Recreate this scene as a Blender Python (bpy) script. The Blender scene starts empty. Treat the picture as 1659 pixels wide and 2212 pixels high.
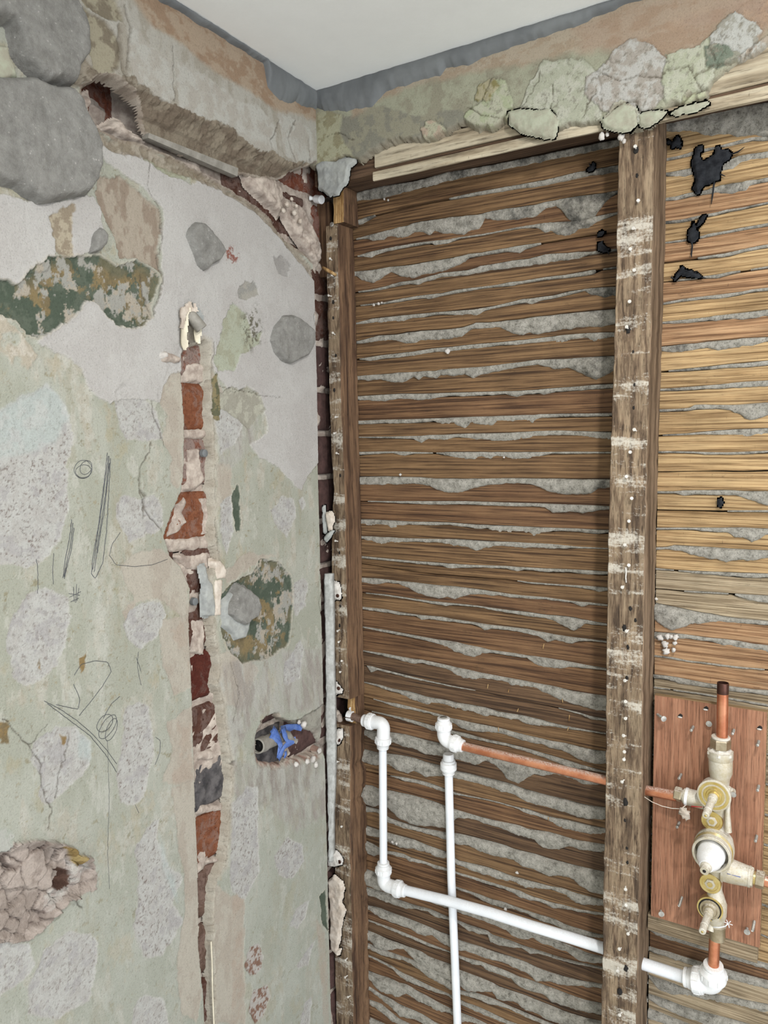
import bpy, math, random
import numpy as np
from mathutils import Vector, Matrix
random.seed(7)
# ------------------------------------------------------------------ camera, light, exposure
F = 1659.25                                   # focal length in pixels of the 1659x2212 frame
CAM = np.array([0.8302, -1.14868, 1.79])
YAW, PITCH, ROLL = math.radians(31.278), math.radians(-5.370), math.radians(-.924)
_cy, _sy, _cp, _sp = math.cos(YAW), math.sin(YAW), math.cos(PITCH), math.sin(PITCH)
_w = np.array([-_sy*_cp, _cy*_cp, _sp]); _r0 = np.array([_cy, _sy, 0.]); _u0 = np.cross(_r0, _w)
_r = math.cos(ROLL)*_r0 + math.sin(ROLL)*_u0; _u = -math.sin(ROLL)*_r0 + math.cos(ROLL)*_u0
scn = bpy.context.scene; COL = scn.collection
cam = bpy.data.cameras.new('camera'); camo = bpy.data.objects.new('camera', cam); COL.objects.link(camo)
camo.matrix_world = Matrix(((_r[0], _u[0], -_w[0], CAM[0]), (_r[1], _u[1], -_w[1], CAM[1]), (_r[2], _u[2], -_w[2], CAM[2]), (0, 0, 0, 1)))
cam.sensor_fit = 'VERTICAL'; cam.sensor_height = 36; cam.lens = F*36/2212; cam.clip_start = .02
scn.camera = camo
world = bpy.data.worlds.new('world'); scn.world = world; world.use_nodes = True
world.node_tree.nodes['Background'].inputs[0].default_value = (.95, .975, 1.0, 1)
world.node_tree.nodes['Background'].inputs[1].default_value = .95
def area(name, loc, target, size, power, color, shape='DISK', spread=180):
    l = bpy.data.lights.new(name, 'AREA'); l.shape = shape; l.size = size; l.energy = power; l.color = color
    l.spread = math.radians(spread)
    o = bpy.data.objects.new(name, l); COL.objects.link(o); o.location = loc
    o.rotation_euler = (Vector(target)-Vector(loc)).to_track_quat('-Z', 'Y').to_euler(); return o
area('downlight', (.98, -.78, 2.375), (.80, -.35, 0), 0.07, 11, (1, .985, .955))
area('downlight', (1.9, -2.1, 2.375), (1.7, -1.9, 0), .10, 26, (1, .985, .955))
area('side_light', (2.9, -1.7, 1.5), (.4, -.1, 1.8), 1.0, 26, (.93, .97, 1.0), 'SQUARE')  # unseen light from the right, turned up to brighten the ceiling
scn.view_settings.view_transform = 'Standard'; scn.view_settings.look = 'None'
scn.view_settings.gamma = 1; scn.view_settings.use_curve_mapping = False
scn.view_settings.exposure = 0.12
# ------------------------------------------------------------------ helpers
def ray(px, py):
    px = np.asarray(px, float); py = np.asarray(py, float)
    return _r*((px-829.5)/F)[..., None] - _u*((py-1106)/F)[..., None] + _w
def P(px, py, ax, v):                         # a photograph pixel on the real plane (axis ax = v)
    d = ray(px, py); t = (v-CAM[ax])/d[..., ax]
    return CAM + d*t[..., None]
def V(px, py, ax, v): return Vector(P(px, py, ax, v).tolist())
def lin(c):
    c = np.asarray(c, float)/255.
    return np.where(c <= .04045, c/12.92, ((c+.055)/1.055)**2.4)
def L4(c): return tuple(lin(c))+(1.,)
_T = {}
def vn(u, v, f, seed):
    if seed not in _T: _T[seed] = np.random.RandomState(seed).rand(256, 256)
    t = _T[seed]; a = u*f; b = v*f; i = np.floor(a).astype(int); j = np.floor(b).astype(int)
    x = a-i; y = b-j; x = x*x*(3-2*x); y = y*y*(3-2*y); i &= 255; j &= 255; i1 = (i+1) & 255; j1 = (j+1) & 255
    return (t[i, j]*(1-x)+t[i1, j]*x)*(1-y)+(t[i, j1]*(1-x)+t[i1, j1]*x)*y
def fbm(u, v, f, seed, o=4, g=.5):
    s = 0; a = 1; n = 0
    for k in range(o): s = s+a*vn(u+k*.37, v+k*.71, f*2**k, seed+k); n += a; a *= g
    return s/n-.5
def smooth(a, b, x): t = np.clip((x-a)/(b-a), 0, 1); return t*t*(3-2*t)
def sdf(poly, Y, Z):                          # positive inside
    inside = np.zeros(Y.shape, bool); d2 = np.full(Y.shape, 1e9); n = len(poly)
    for k in range(n):
        y0, z0 = poly[k]; y1, z1 = poly[(k+1) % n]
        dy, dz = y1-y0, z1-z0
        t = np.clip(((Y-y0)*dy+(Z-z0)*dz)/(dy*dy+dz*dz+1e-12), 0, 1)
        d2 = np.minimum(d2, (Y-y0-t*dy)**2+(Z-z0-t*dz)**2)
        c = (z0 > Z) != (z1 > Z)
        with np.errstate(divide='ignore', invalid='ignore'):
            inside ^= c & (Y < (y1-y0)*(Z-z0)/(dz if dz else 1e-12)+y0)
    d = np.sqrt(d2); return np.where(inside, d, -d)
def linedist(pts, Y, Z):
    d2 = np.full(Y.shape, 1e9)
    for (y0, z0), (y1, z1) in zip(pts[:-1], pts[1:]):
        dy, dz = y1-y0, z1-z0; t = np.clip(((Y-y0)*dy+(Z-z0)*dz)/(dy*dy+dz*dz+1e-12), 0, 1)
        d2 = np.minimum(d2, (Y-y0-t*dy)**2+(Z-z0-t*dz)**2)
    return np.sqrt(d2)
def mesh(name, verts, faces, mat=None, parent=None, colors=None, smooth_=True, origin=None, mats=None, midx=None):
    """one mesh object; verts Nx3 in world space, faces list or (M,k) array; origin moves the pivot"""
    verts = np.asarray(verts, float).reshape(-1, 3)
    if origin is None: origin = (verts.min(0)+verts.max(0))/2
    origin = np.asarray(origin, float); me = bpy.data.meshes.new(name)
    v = verts-origin
    if isinstance(faces, np.ndarray):
        M, k = faces.shape
        me.vertices.add(len(v)); me.vertices.foreach_set('co', v.astype(np.float32).ravel())
        me.loops.add(M*k); me.loops.foreach_set('vertex_index', faces.astype(np.int32).ravel())
        me.polygons.add(M); me.polygons.foreach_set('loop_start', np.arange(0, M*k, k, dtype=np.int32))
        me.polygons.foreach_set('loop_total', np.full(M, k, dtype=np.int32)); me.update(calc_edges=True)
    else:
        me.from_pydata(v.tolist(), [], [tuple(f) for f in faces]); me.update()
    if colors is not None:
        at = me.color_attributes.new('Col', 'FLOAT_COLOR', 'POINT')
        c = np.ones((len(v), 4), np.float32); c[:, :3] = colors; at.data.foreach_set('color', c.ravel())
    for m in (mats or ([mat] if mat else [])): me.materials.append(m)
    if midx is not None: me.polygons.foreach_set('material_index', np.asarray(midx, np.int32))
    me.polygons.foreach_set('use_smooth', np.full(len(me.polygons), bool(smooth_)))
    me.validate(); o = bpy.data.objects.new(name, me); COL.objects.link(o)
    if parent:
        o.parent = parent; o.matrix_parent_inverse = Matrix.Identity(4)
        po = np.array(world_loc(parent)); o.location = (origin-po).tolist()
    else: o.location = origin.tolist()
    return o
def world_loc(o):
    v = Vector(o.location)
    while o.parent: o = o.parent; v = v+Vector(o.location)
    return v
def empty(name, loc):
    o = bpy.data.objects.new(name, None); COL.objects.link(o); o.location = loc; o.empty_display_size = .02; return o
def tag(o, label, cat, group=None):
    o['label'] = label; o['category'] = cat
    if group: o['group'] = group
    return o
def struct(o): o['kind'] = 'structure'; return o
def grid_faces(nu, nv, keep=None):
    i, j = np.meshgrid(np.arange(nu-1), np.arange(nv-1), indexing='ij')
    a = i*nv+j; f = np.stack([a, a+nv, a+nv+1, a+1], -1)
    return f[keep] if keep is not None else f.reshape(-1, 4)
def compact(verts, faces, cols=None):
    used = np.unique(faces); m = np.full(len(verts), -1); m[used] = np.arange(len(used))
    return verts[used], m[faces], (cols[used] if cols is not None else None)
class MB:                                     # collects tubes, boxes and lumps for ONE mesh
    def __init__(s): s.v = []; s.f = []; s.m = []
    def add(s, v, f, m=0):
        b = len(s.v); s.v += [tuple(map(float, p)) for p in v]; s.f += [tuple(b+i for i in q) for q in f]; s.m += [m]*len(f); return s
    def tube(s, pts, rad, n=16, cap=True, m=0, rot=0.):
        pts = [Vector(p) for p in pts]; rad = [rad]*len(pts) if not hasattr(rad, '__len__') else rad
        vs = []; fs = []; T0 = None; X = None
        for k, p in enumerate(pts):
            a = pts[max(k-1, 0)]; b = pts[min(k+1, len(pts)-1)]
            t = (b-a)
            if t.length < 1e-9: t = T0.copy()
            t.normalize()
            if X is None:
                X = t.orthogonal().normalized() if abs(t.z) > .9 else Vector((0, 0, 1)).cross(t).normalized()
                if abs(t.z) > .9: X = Vector((1, 0, 0)); X = (X-t*X.dot(t)).normalized()
            else: X = (X-t*X.dot(t)).normalized()
            Yv = t.cross(X); T0 = t
            for q in range(n):
                an = 2*math.pi*q/n+rot; vs.append(p+(X*math.cos(an)+Yv*math.sin(an))*rad[k])
        for k in range(len(pts)-1):
            for q in range(n):
                q1 = (q+1) % n; fs.append((k*n+q, k*n+q1, (k+1)*n+q1, (k+1)*n+q))
        if cap: fs.append(tuple(range(n-1, -1, -1))); fs.append(tuple((len(pts)-1)*n+q for q in range(n)))
        return s.add(vs, fs, m)
    def lathe(s, org, d, prof, n=24, cap=True, m=0, rot=0.):   # prof: (distance along d, radius)
        org = Vector(org); d = Vector(d).normalized(); pts = [org+d*t for t, _ in prof]
        # keep the frame constant even where two profile points coincide
        X = Vector((0, 0, 1)).cross(d) if abs(d.z) < .9 else Vector((1, 0, 0)); X = (X-d*X.dot(d)).normalized(); Yv = d.cross(X)
        vs = []; fs = []
        for p, (t, r) in zip(pts, prof):
            for q in range(n):
                an = 2*math.pi*q/n+rot; vs.append(p+(X*math.cos(an)+Yv*math.sin(an))*r)
        for k in range(len(pts)-1):
            for q in range(n):
                q1 = (q+1) % n; fs.append((k*n+q, k*n+q1, (k+1)*n+q1, (k+1)*n+q))
        if cap: fs.append(tuple(range(n-1, -1, -1))); fs.append(tuple((len(pts)-1)*n+q for q in range(n)))
        return s.add(vs, fs, m)
    def box(s, a, b, m=0):
        x0, y0, z0 = a; x1, y1, z1 = b
        return s.add([(x0, y0, z0), (x1, y0, z0), (x1, y1, z0), (x0, y1, z0), (x0, y0, z1), (x1, y0, z1), (x1, y1, z1), (x0, y1, z1)],
                     [(0, 3, 2, 1), (4, 5, 6, 7), (0, 1, 5, 4), (1, 2, 6, 5), (2, 3, 7, 6), (3, 0, 4, 7)], m)
    def lump(s, c, r, seed=0, n=8, sq=(1, 1, 1), m=0, rough=.25):
        rs = random.Random(seed); vs = []; fs = []
        for i in range(n+1):
            th = math.pi*i/n
            for j in range(n):
                ph = 2*math.pi*j/n; k = r*(1+rough*(rs.random()-.5)*2) if 0 < i < n else r
                vs.append((c[0]+k*sq[0]*math.sin(th)*math.cos(ph), c[1]+k*sq[1]*math.sin(th)*math.sin(ph), c[2]+k*sq[2]*math.cos(th)))
        for i in range(n):
            for j in range(n):
                j1 = (j+1) % n; fs.append((i*n+j, (i+1)*n+j, (i+1)*n+j1, i*n+j1))
        return s.add(vs, fs, m)
    def build(s, name, mat=None, parent=None, mats=None, smooth_=True, origin=None, auto=None):
        o = mesh(name, s.v, s.f, mat, parent, mats=mats, midx=s.m if mats else None, smooth_=smooth_, origin=origin)
        if auto:
            o.data.polygons.foreach_set('use_smooth', [True]*len(o.data.polygons))
            mo = o.data; bmm = __import__('bmesh').new(); bmm.from_mesh(mo)
            for e in bmm.edges:
                if len(e.link_faces) == 2 and e.calc_face_angle(0) > auto: e.smooth = False
            bmm.to_mesh(mo); bmm.free()
        return o
# ------------------------------------------------------------------ materials
def newmat(name):
    m = bpy.data.materials.new(name); m.use_nodes = True; nt = m.node_tree; return m, nt, nt.nodes['Principled BSDF']
def N(nt, t, **k):
    n = nt.nodes.new(t)
    for a, b in k.items():
        if a.startswith('i_'): n.inputs[a[2:].replace('_', ' ')].default_value = b
        else: setattr(n, a, b)
    return n
def ramp(nt, fac, stops, interp='LINEAR'):
    r = nt.nodes.new('ShaderNodeValToRGB'); r.color_ramp.interpolation = interp
    e = r.color_ramp.elements
    while len(e) < len(stops): e.new(.5)
    for k, (p, c) in enumerate(stops): e[k].position = p; e[k].color = c if len(c) == 4 else L4(c)
    nt.links.new(fac, r.inputs[0]); return r.outputs[0]
def mix(nt, fac, a, b, mode='MIX'):
    m = nt.nodes.new('ShaderNodeMix'); m.data_type = 'RGBA'; m.blend_type = mode
    for s, v in ((m.inputs[0], fac), (m.inputs[6], a), (m.inputs[7], b)):
        if isinstance(v, bpy.types.NodeSocket): nt.links.new(v, s)
        else: s.default_value = v
    return m.outputs[2]
def coords(nt, scale, objrand=True, kind='Object'):
    tc = N(nt, 'ShaderNodeTexCoord'); mp = N(nt, 'ShaderNodeMapping'); mp.inputs['Scale'].default_value = scale
    nt.links.new(tc.outputs[kind], mp.inputs[0])
    if objrand:
        oi = N(nt, 'ShaderNodeObjectInfo'); mu = N(nt, 'ShaderNodeMath', operation='MULTIPLY'); mu.inputs[1].default_value = 37.
        cb = N(nt, 'ShaderNodeCombineXYZ'); nt.links.new(oi.outputs['Random'], mu.inputs[0])
        for k in range(3): nt.links.new(mu.outputs[0], cb.inputs[k])
        nt.links.new(cb.outputs[0], mp.inputs['Location'])
    return mp.outputs[0]
def noise(nt, vec, scale, detail=6, rough=.6, dist=0.):
    n = N(nt, 'ShaderNodeTexNoise'); n.inputs['Scale'].default_value = scale; n.inputs['Detail'].default_value = detail
    n.inputs['Roughness'].default_value = rough; n.inputs['Distortion'].default_value = dist
    if vec is not None: nt.links.new(vec, n.inputs['Vector'])
    return n.outputs['Fac']
def bump(nt, b, h, strength, dist=.001):
    n = N(nt, 'ShaderNodeBump'); n.inputs['Strength'].default_value = strength; n.inputs['Distance'].default_value = dist
    nt.links.new(h, n.inputs['Height']); nt.links.new(n.outputs[0], b.inputs['Normal'])
def plaster_mat(name, grain=.25, bstr=.85, rough=.92):
    m, nt, b = newmat(name); b.inputs['Roughness'].default_value = rough; b.inputs['Specular IOR Level'].default_value = .25
    at = N(nt, 'ShaderNodeVertexColor', layer_name='Col'); g = coords(nt, (1, 1, 1), False)
    n1 = noise(nt, g, 420, 5, .7); n2 = noise(nt, g, 1500, 2, .6)
    v = ramp(nt, n1, [(.3, (.62, .61, .60, 1)), (.45, (.90, .90, .90, 1)), (.7, (1, 1, 1, 1))])
    c = mix(nt, .85, at.outputs[0], v, 'MULTIPLY'); nt.links.new(c, b.inputs['Base Color'])
    a = N(nt, 'ShaderNodeMath', operation='ADD'); nt.links.new(n1, a.inputs[0]); nt.links.new(n2, a.inputs[1])
    bump(nt, b, a.outputs[0], bstr, .0022); return m
def simple(name, col, rough=.5, metal=0., var=None, vs=60, bs=0., bscale=300, spec=.5, dust=None):
    m, nt, b = newmat(name); b.inputs['Roughness'].default_value = rough; b.inputs['Metallic'].default_value = metal
    b.inputs['Specular IOR Level'].default_value = spec
    g = coords(nt, (1, 1, 1), True)
    c2 = var or col; n1 = noise(nt, g, vs, 6, .65)
    c = ramp(nt, n1, [(.38, col), (.62, c2)])
    if dust:                                  # (colour, amount): settles on faces that look up
        ge = N(nt, 'ShaderNodeNewGeometry'); sx = N(nt, 'ShaderNodeSeparateXYZ'); nt.links.new(ge.outputs['Normal'], sx.inputs[0])
        mr = N(nt, 'ShaderNodeMapRange'); mr.inputs[1].default_value = dust[2] if len(dust) > 2 else .2; mr.inputs[2].default_value = .9; nt.links.new(sx.outputs[2], mr.inputs[0])
        nn = noise(nt, g, 500, 4, .7); r2 = N(nt, 'ShaderNodeMapRange'); r2.inputs[1].default_value = .35; r2.inputs[2].default_value = .6; nt.links.new(nn, r2.inputs[0])
        mu = N(nt, 'ShaderNodeMath', operation='MULTIPLY'); nt.links.new(mr.outputs[0], mu.inputs[0]); nt.links.new(r2.outputs[0], mu.inputs[1])
        mu2 = N(nt, 'ShaderNodeMath', operation='MULTIPLY', use_clamp=True); mu2.inputs[1].default_value = dust[1]; nt.links.new(mu.outputs[0], mu2.inputs[0])
        c = mix(nt, mu2.outputs[0], c, L4(dust[0]))
        if metal:
            iv = N(nt, 'ShaderNodeMath', operation='SUBTRACT'); iv.inputs[0].default_value = metal; nt.links.new(mu2.outputs[0], iv.inputs[1]); iv.use_clamp = True
            nt.links.new(iv.outputs[0], b.inputs['Metallic'])
    nt.links.new(c, b.inputs['Base Color'])
    if bs: bump(nt, b, noise(nt, g, bscale, 5, .7), bs, .001)
    return m
def wood_mat(name, dark, mid, light, axis=0, stain=(40, 30, 22), stain_amt=.5, white=None, rings=300, rough=.75, along=5):
    m, nt, b = newmat(name); b.inputs['Roughness'].default_value = rough; b.inputs['Specular IOR Level'].default_value = .3
    s = [rings, rings, rings]; s[axis] = along
    g = coords(nt, tuple(s)); n1 = noise(nt, g, 1., 5, .62, .4)
    s2 = [rings*4]*3; s2[axis] = along*3
    g2 = coords(nt, tuple(s2)); n2 = noise(nt, g2, 1., 4, .7)
    c = ramp(nt, n1, [(.37, dark), (.47, mid), (.58, light)])
    f = ramp(nt, n2, [(.34, (.28, .26, .24, 1)), (.45, (.80, .80, .80, 1)), (.60, (1, 1, 1, 1))])
    c = mix(nt, .9, c, f, 'MULTIPLY')
    gw = coords(nt, (1, 1, 1), True)
    big = noise(nt, gw, 14, 4, .6)             # slow change of tone
    c = mix(nt, .8, c, ramp(nt, big, [(.32, (.72, .72, .72, 1)), (.66, (1, 1, 1, 1))]), 'MULTIPLY')
    sp = [70]*3; sp[axis] = 28
    st = noise(nt, coords(nt, tuple(sp)), 1., 8, .8)   # black mould specks
    c = mix(nt, ramp(nt, st, [(.60, (0, 0, 0, 1)), (.72, (stain_amt,)*3+(1,))]), c, L4(stain))
    s4 = [60]*3; s4[axis] = 520
    sc = noise(nt, coords(nt, tuple(s4)), 1., 4, .7)    # short dark saw marks across the grain
    c = mix(nt, ramp(nt, sc, [(.66, (0, 0, 0, 1)), (.74, (.7, .7, .7, 1))]), c, L4(stain))
    s3 = [rings*1.5]*3; s3[axis] = 3.
    ck = noise(nt, coords(nt, tuple(s3)), 1., 3, .5)    # splits along the grain
    c = mix(nt, ramp(nt, ck, [(.24, (.9, .9, .9, 1)), (.30, (0, 0, 0, 1))]), c, L4((28, 20, 14)))
    if white:
        sw = list(white[1]); wn = noise(nt, coords(nt, tuple(sw)), 1., 6, .65)
        wn2 = noise(nt, gw, 260, 4, .7); ad = N(nt, 'ShaderNodeMath', operation='MULTIPLY_ADD'); ad.inputs[1].default_value = .35; nt.links.new(wn2, ad.inputs[0]); nt.links.new(wn, ad.inputs[2])
        c = mix(nt, ramp(nt, ad.outputs[0], [(white[2], (0, 0, 0, 1)), (white[2]+.1, (white[3],)*3+(1,))]), c, L4(white[0]))
    nt.links.new(c, b.inputs['Base Color'])
    ad = N(nt, 'ShaderNodeMath', operation='ADD'); nt.links.new(n2, ad.inputs[0]); nt.links.new(ck, ad.inputs[1])
    bump(nt, b, ad.outputs[0], .5, .0012); return m
M = {}
M['plaster'] = plaster_mat('old_plaster')
M['brick_red'] = simple('brick_red', (114, 58, 42), .95, 0, (140, 84, 64), 55, 1., 160)
M['brick_orange'] = simple('brick_orange', (132, 74, 48), .95, 0, (160, 106, 80), 70, .9, 160)
M['brick_brown'] = simple('brick_brown', (104, 78, 66), .95, 0, (134, 108, 94), 60, .9, 160)
M['brick_pink'] = simple('brick_pink', (150, 118, 108), .95, 0, (168, 98, 70), 60, 1., 130)
M['brick_dark'] = simple('brick_dark', (82, 52, 44), .95, 0, (112, 74, 62), 60, 1., 150)
M['brick_black'] = simple('brick_black', (50, 48, 50), .8, 0, (96, 92, 92), 60, .9, 120)
M['brick_deep'] = simple('brick_deep', (84, 34, 28), .95, 0, (112, 54, 42), 50, 1., 130)
M['mortar'] = simple('lime_mortar', (150, 136, 126), .95, 0, (192, 180, 168), 60, 1., 220)
M['lath_left'] = wood_mat('lath_wood_brown', (74, 53, 35), (114, 87, 60), (140, 110, 78), 0, stain_amt=.75)
M['lath_left2'] = wood_mat('lath_wood_reddish', (72, 50, 34), (110, 80, 56), (134, 102, 73), 0, stain_amt=.6)
M['lath_left3'] = wood_mat('lath_wood_dark', (60, 44, 32), (94, 71, 52), (118, 92, 68), 0, stain_amt=.6)
M['lath_right'] = wood_mat('lath_wood_yellow', (122, 95, 62), (168, 137, 97), (196, 166, 122), 0, stain_amt=.7)
M['lath_right2'] = wood_mat('lath_wood_tan', (116, 84, 58), (158, 121, 88), (184, 148, 112), 0, stain_amt=.6)
M['lath_grey'] = wood_mat('lath_wood_greyed', (114, 98, 76), (150, 132, 106), (180, 163, 136), 0, stain_amt=.7)
M['stud_front'] = wood_mat('stud_face', (84, 68, 54), (120, 100, 80), (152, 132, 108), 2, stain_amt=.85, white=((196, 190, 178), (6, 6, 34), .71, .8), rings=120, along=14)
M['stud_side'] = wood_mat('stud_side', (86, 68, 52), (116, 96, 76), (142, 120, 98), 2, stain_amt=.6, rings=70, along=6)
M['stud_brown'] = wood_mat('stud_side_brown', (74, 53, 39), (102, 77, 58), (126, 98, 74), 2, stain_amt=.35, rings=70, along=5)
M['pale_wood'] = wood_mat('bleached_batten', (140, 126, 104), (180, 166, 142), (204, 192, 168), 0, stain_amt=.3, rings=60)
M['header'] = wood_mat('header_wood', (66, 49, 38), (96, 74, 57), (118, 94, 74), 0, stain_amt=.7)
M['fresh_wood'] = wood_mat('fresh_wood', (146, 108, 64), (182, 144, 94), (206, 172, 122), 2, stain_amt=.3)
M['ply'] = wood_mat('ply_face', (148, 104, 80), (162, 114, 88), (174, 127, 100), 2, stain=(120, 82, 62), stain_amt=.15, rings=160, along=8)
M['ply_edge'] = wood_mat('ply_edge', (96, 74, 50), (150, 122, 88), (176, 150, 112), 0, stain_amt=.2, rings=300)
M['white_plastic'] = simple('white_plastic', (222, 224, 226), .32, 0, (232, 233, 234), 30, spec=.5, dust=((196, 188, 178), .45))
M['white_pipe'] = simple('white_barrier_pipe', (226, 230, 236), .28, 0, (234, 237, 242), 30, dust=((200, 195, 188), .35))
M['copper'] = simple('copper', (214, 148, 114), .30, .85, (190, 120, 88), 40, .15, 200, dust=((198, 186, 176), .9, .35))
M['copper_dark'] = simple('copper_tarnished', (92, 62, 52), .45, .8, (70, 48, 42), 40)
M['copper_old'] = simple('copper_old', (112, 84, 70), .5, .6, (150, 130, 118), 60)
M['brass'] = simple('dusty_brass', (178, 166, 138), .5, .45, (196, 190, 176), 60, .3, 300, dust=((214, 210, 202), .9, -.3))
M['brass_bright'] = simple('brass', (190, 164, 92), .32, .85, (206, 186, 128), 50, .1, 200, dust=((214, 208, 192), .4))
M['nut'] = simple('brass_nut', (150, 136, 110), .38, .7, (176, 164, 140), 50, dust=((214, 210, 202), .7))
M['steel'] = simple('steel', (190, 188, 182), .4, .7, (150, 146, 140), 200)
M['dark_hole'] = simple('hole_dark', (26, 22, 20), .9)
M['nail'] = simple('white_nail_head', (222, 218, 210), .7, 0, (188, 184, 178), 300)
M['soot'] = simple('sooty_web', (22, 24, 28), .95, 0, (44, 46, 50), 80, .6, 300, spec=.2)
M['tape'] = simple('blue_tape', (66, 96, 164), .6, 0, (98, 126, 186), 80, .3, 300)
M['paper'] = simple('paint_flap', (222, 214, 192), .7, 0, (204, 196, 176), 60, .2)
M['grey_plastic'] = simple('grey_plastic', (126, 122, 114), .6, 0, (150, 146, 138), 60, .3)
M['sealant'] = simple('grey_primer', (100, 103, 105), .7, 0, (114, 117, 118), 12, .35, 90)
M['ceiling'] = simple('ceiling_paint', (238, 239, 237), .9, 0, (242, 243, 241), 8, .25, 160, spec=.2)
M['back'] = simple('dark_backing', (70, 62, 54), .95, 0, (46, 42, 38), 40)
M['floor'] = simple('pale_bounce_floor', (224, 226, 226), .9, 0, (230, 232, 232), 6)  # unseen floor, made pale to bounce light up to the ceiling
M['graphite'] = simple('graphite', (58, 60, 64), .6, 0, (90, 92, 96), 300)
M['red_mark'] = simple('red_mark', (170, 50, 46), .6); M['blue_mark'] = simple('blue_mark', (60, 80, 150), .6)
M['dab_white'] = simple('filler', (208, 204, 198), .95, 0, (184, 178, 172), 90, 1., 160)
M['skim_white'] = simple('skim_fragment', (206, 196, 184), .95, 0, (180, 166, 152), 60, 1., 160)
M['strip_lime'] = simple('strip_lime', (186, 187, 184), .9, 0, (158, 158, 154), 90, 1., 140)
M['white_dust'] = simple('lime_dusted_brass', (214, 210, 204), .8, 0, (190, 182, 164), 120, .6, 240)
M['brick_shaded'] = simple('brick_corner_shaded', (62, 42, 38), .95, 0, (84, 60, 56), 60, .9, 140)  # corner bricks: shadow of the narrow gap put into the colour
M['caulk'] = simple('grey_lime_strip', (164, 166, 162), .9, 0, (140, 142, 140), 60, .8, 140)
M['green_flake'] = simple('green_flake', (164, 167, 148), .9, 0, (150, 146, 130), 60, .8, 140)
def brick_mat(name, a, b_, dust=(152, 128, 118), amt=.55, lvl=.5):
    m, nt, b = newmat(name); b.inputs['Roughness'].default_value = .95; b.inputs['Specular IOR Level'].default_value = .15
    g = coords(nt, (1, 1, 1)); c = ramp(nt, noise(nt, g, 80, 8, .78), [(.36, a), (.62, b_)])
    c = mix(nt, ramp(nt, noise(nt, g, 45, 7, .72, .6), [(lvl-.03, (0, 0, 0, 1)), (lvl+.05, (amt,)*3+(1,))]), c, L4(dust))
    c = mix(nt, ramp(nt, noise(nt, g, 240, 5, .75), [(.32, (.75, .75, .75, 1)), (.45, (0, 0, 0, 1))]), c, L4((52, 34, 28)))
    nt.links.new(c, b.inputs['Base Color']); bump(nt, b, noise(nt, g, 150, 7, .8), 1., .004); return m
M['brick_red'] = brick_mat('brick_red', (112, 60, 46), (140, 86, 66)); M['brick_orange'] = brick_mat('brick_orange', (126, 74, 50), (154, 102, 76), lvl=.54)
M['brick_brown'] = brick_mat('brick_brown', (98, 76, 66), (124, 100, 88)); M['brick_pink'] = brick_mat('brick_pink', (134, 86, 70), (150, 100, 80), (160, 142, 134), .9, .45)
M['brick_dark'] = brick_mat('brick_dark', (82, 54, 46), (106, 74, 62), (136, 116, 108)); M['brick_deep'] = brick_mat('brick_deep', (82, 38, 32), (104, 56, 46), (120, 96, 88), .5, .54)
def adhesive_mat():
    m, nt, b = newmat('cement_adhesive'); b.inputs['Roughness'].default_value = .95; b.inputs['Specular IOR Level'].default_value = .2
    g = coords(nt, (1, 1, 1)); n1 = noise(nt, g, 45, 8, .78); c = ramp(nt, n1, [(.34, (140, 138, 133)), (.60, (172, 170, 165))])
    vo = N(nt, 'ShaderNodeTexVoronoi'); vo.inputs['Scale'].default_value = 190; nt.links.new(g, vo.inputs['Vector'])
    n3 = noise(nt, g, 90, 3, .6); r = ramp(nt, vo.outputs['Distance'], [(.14, (.8, .8, .8, 1)), (.24, (0, 0, 0, 1))])
    k = mix(nt, 1., r, ramp(nt, n3, [(.52, (0, 0, 0, 1)), (.6, (1, 1, 1, 1))]), 'MULTIPLY')
    c = mix(nt, k, c, L4((208, 204, 200))); nt.links.new(c, b.inputs['Base Color'])
    bump(nt, b, noise(nt, g, 170, 7, .8), 1., .0045); return m
M['adhesive'] = adhesive_mat()
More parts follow.
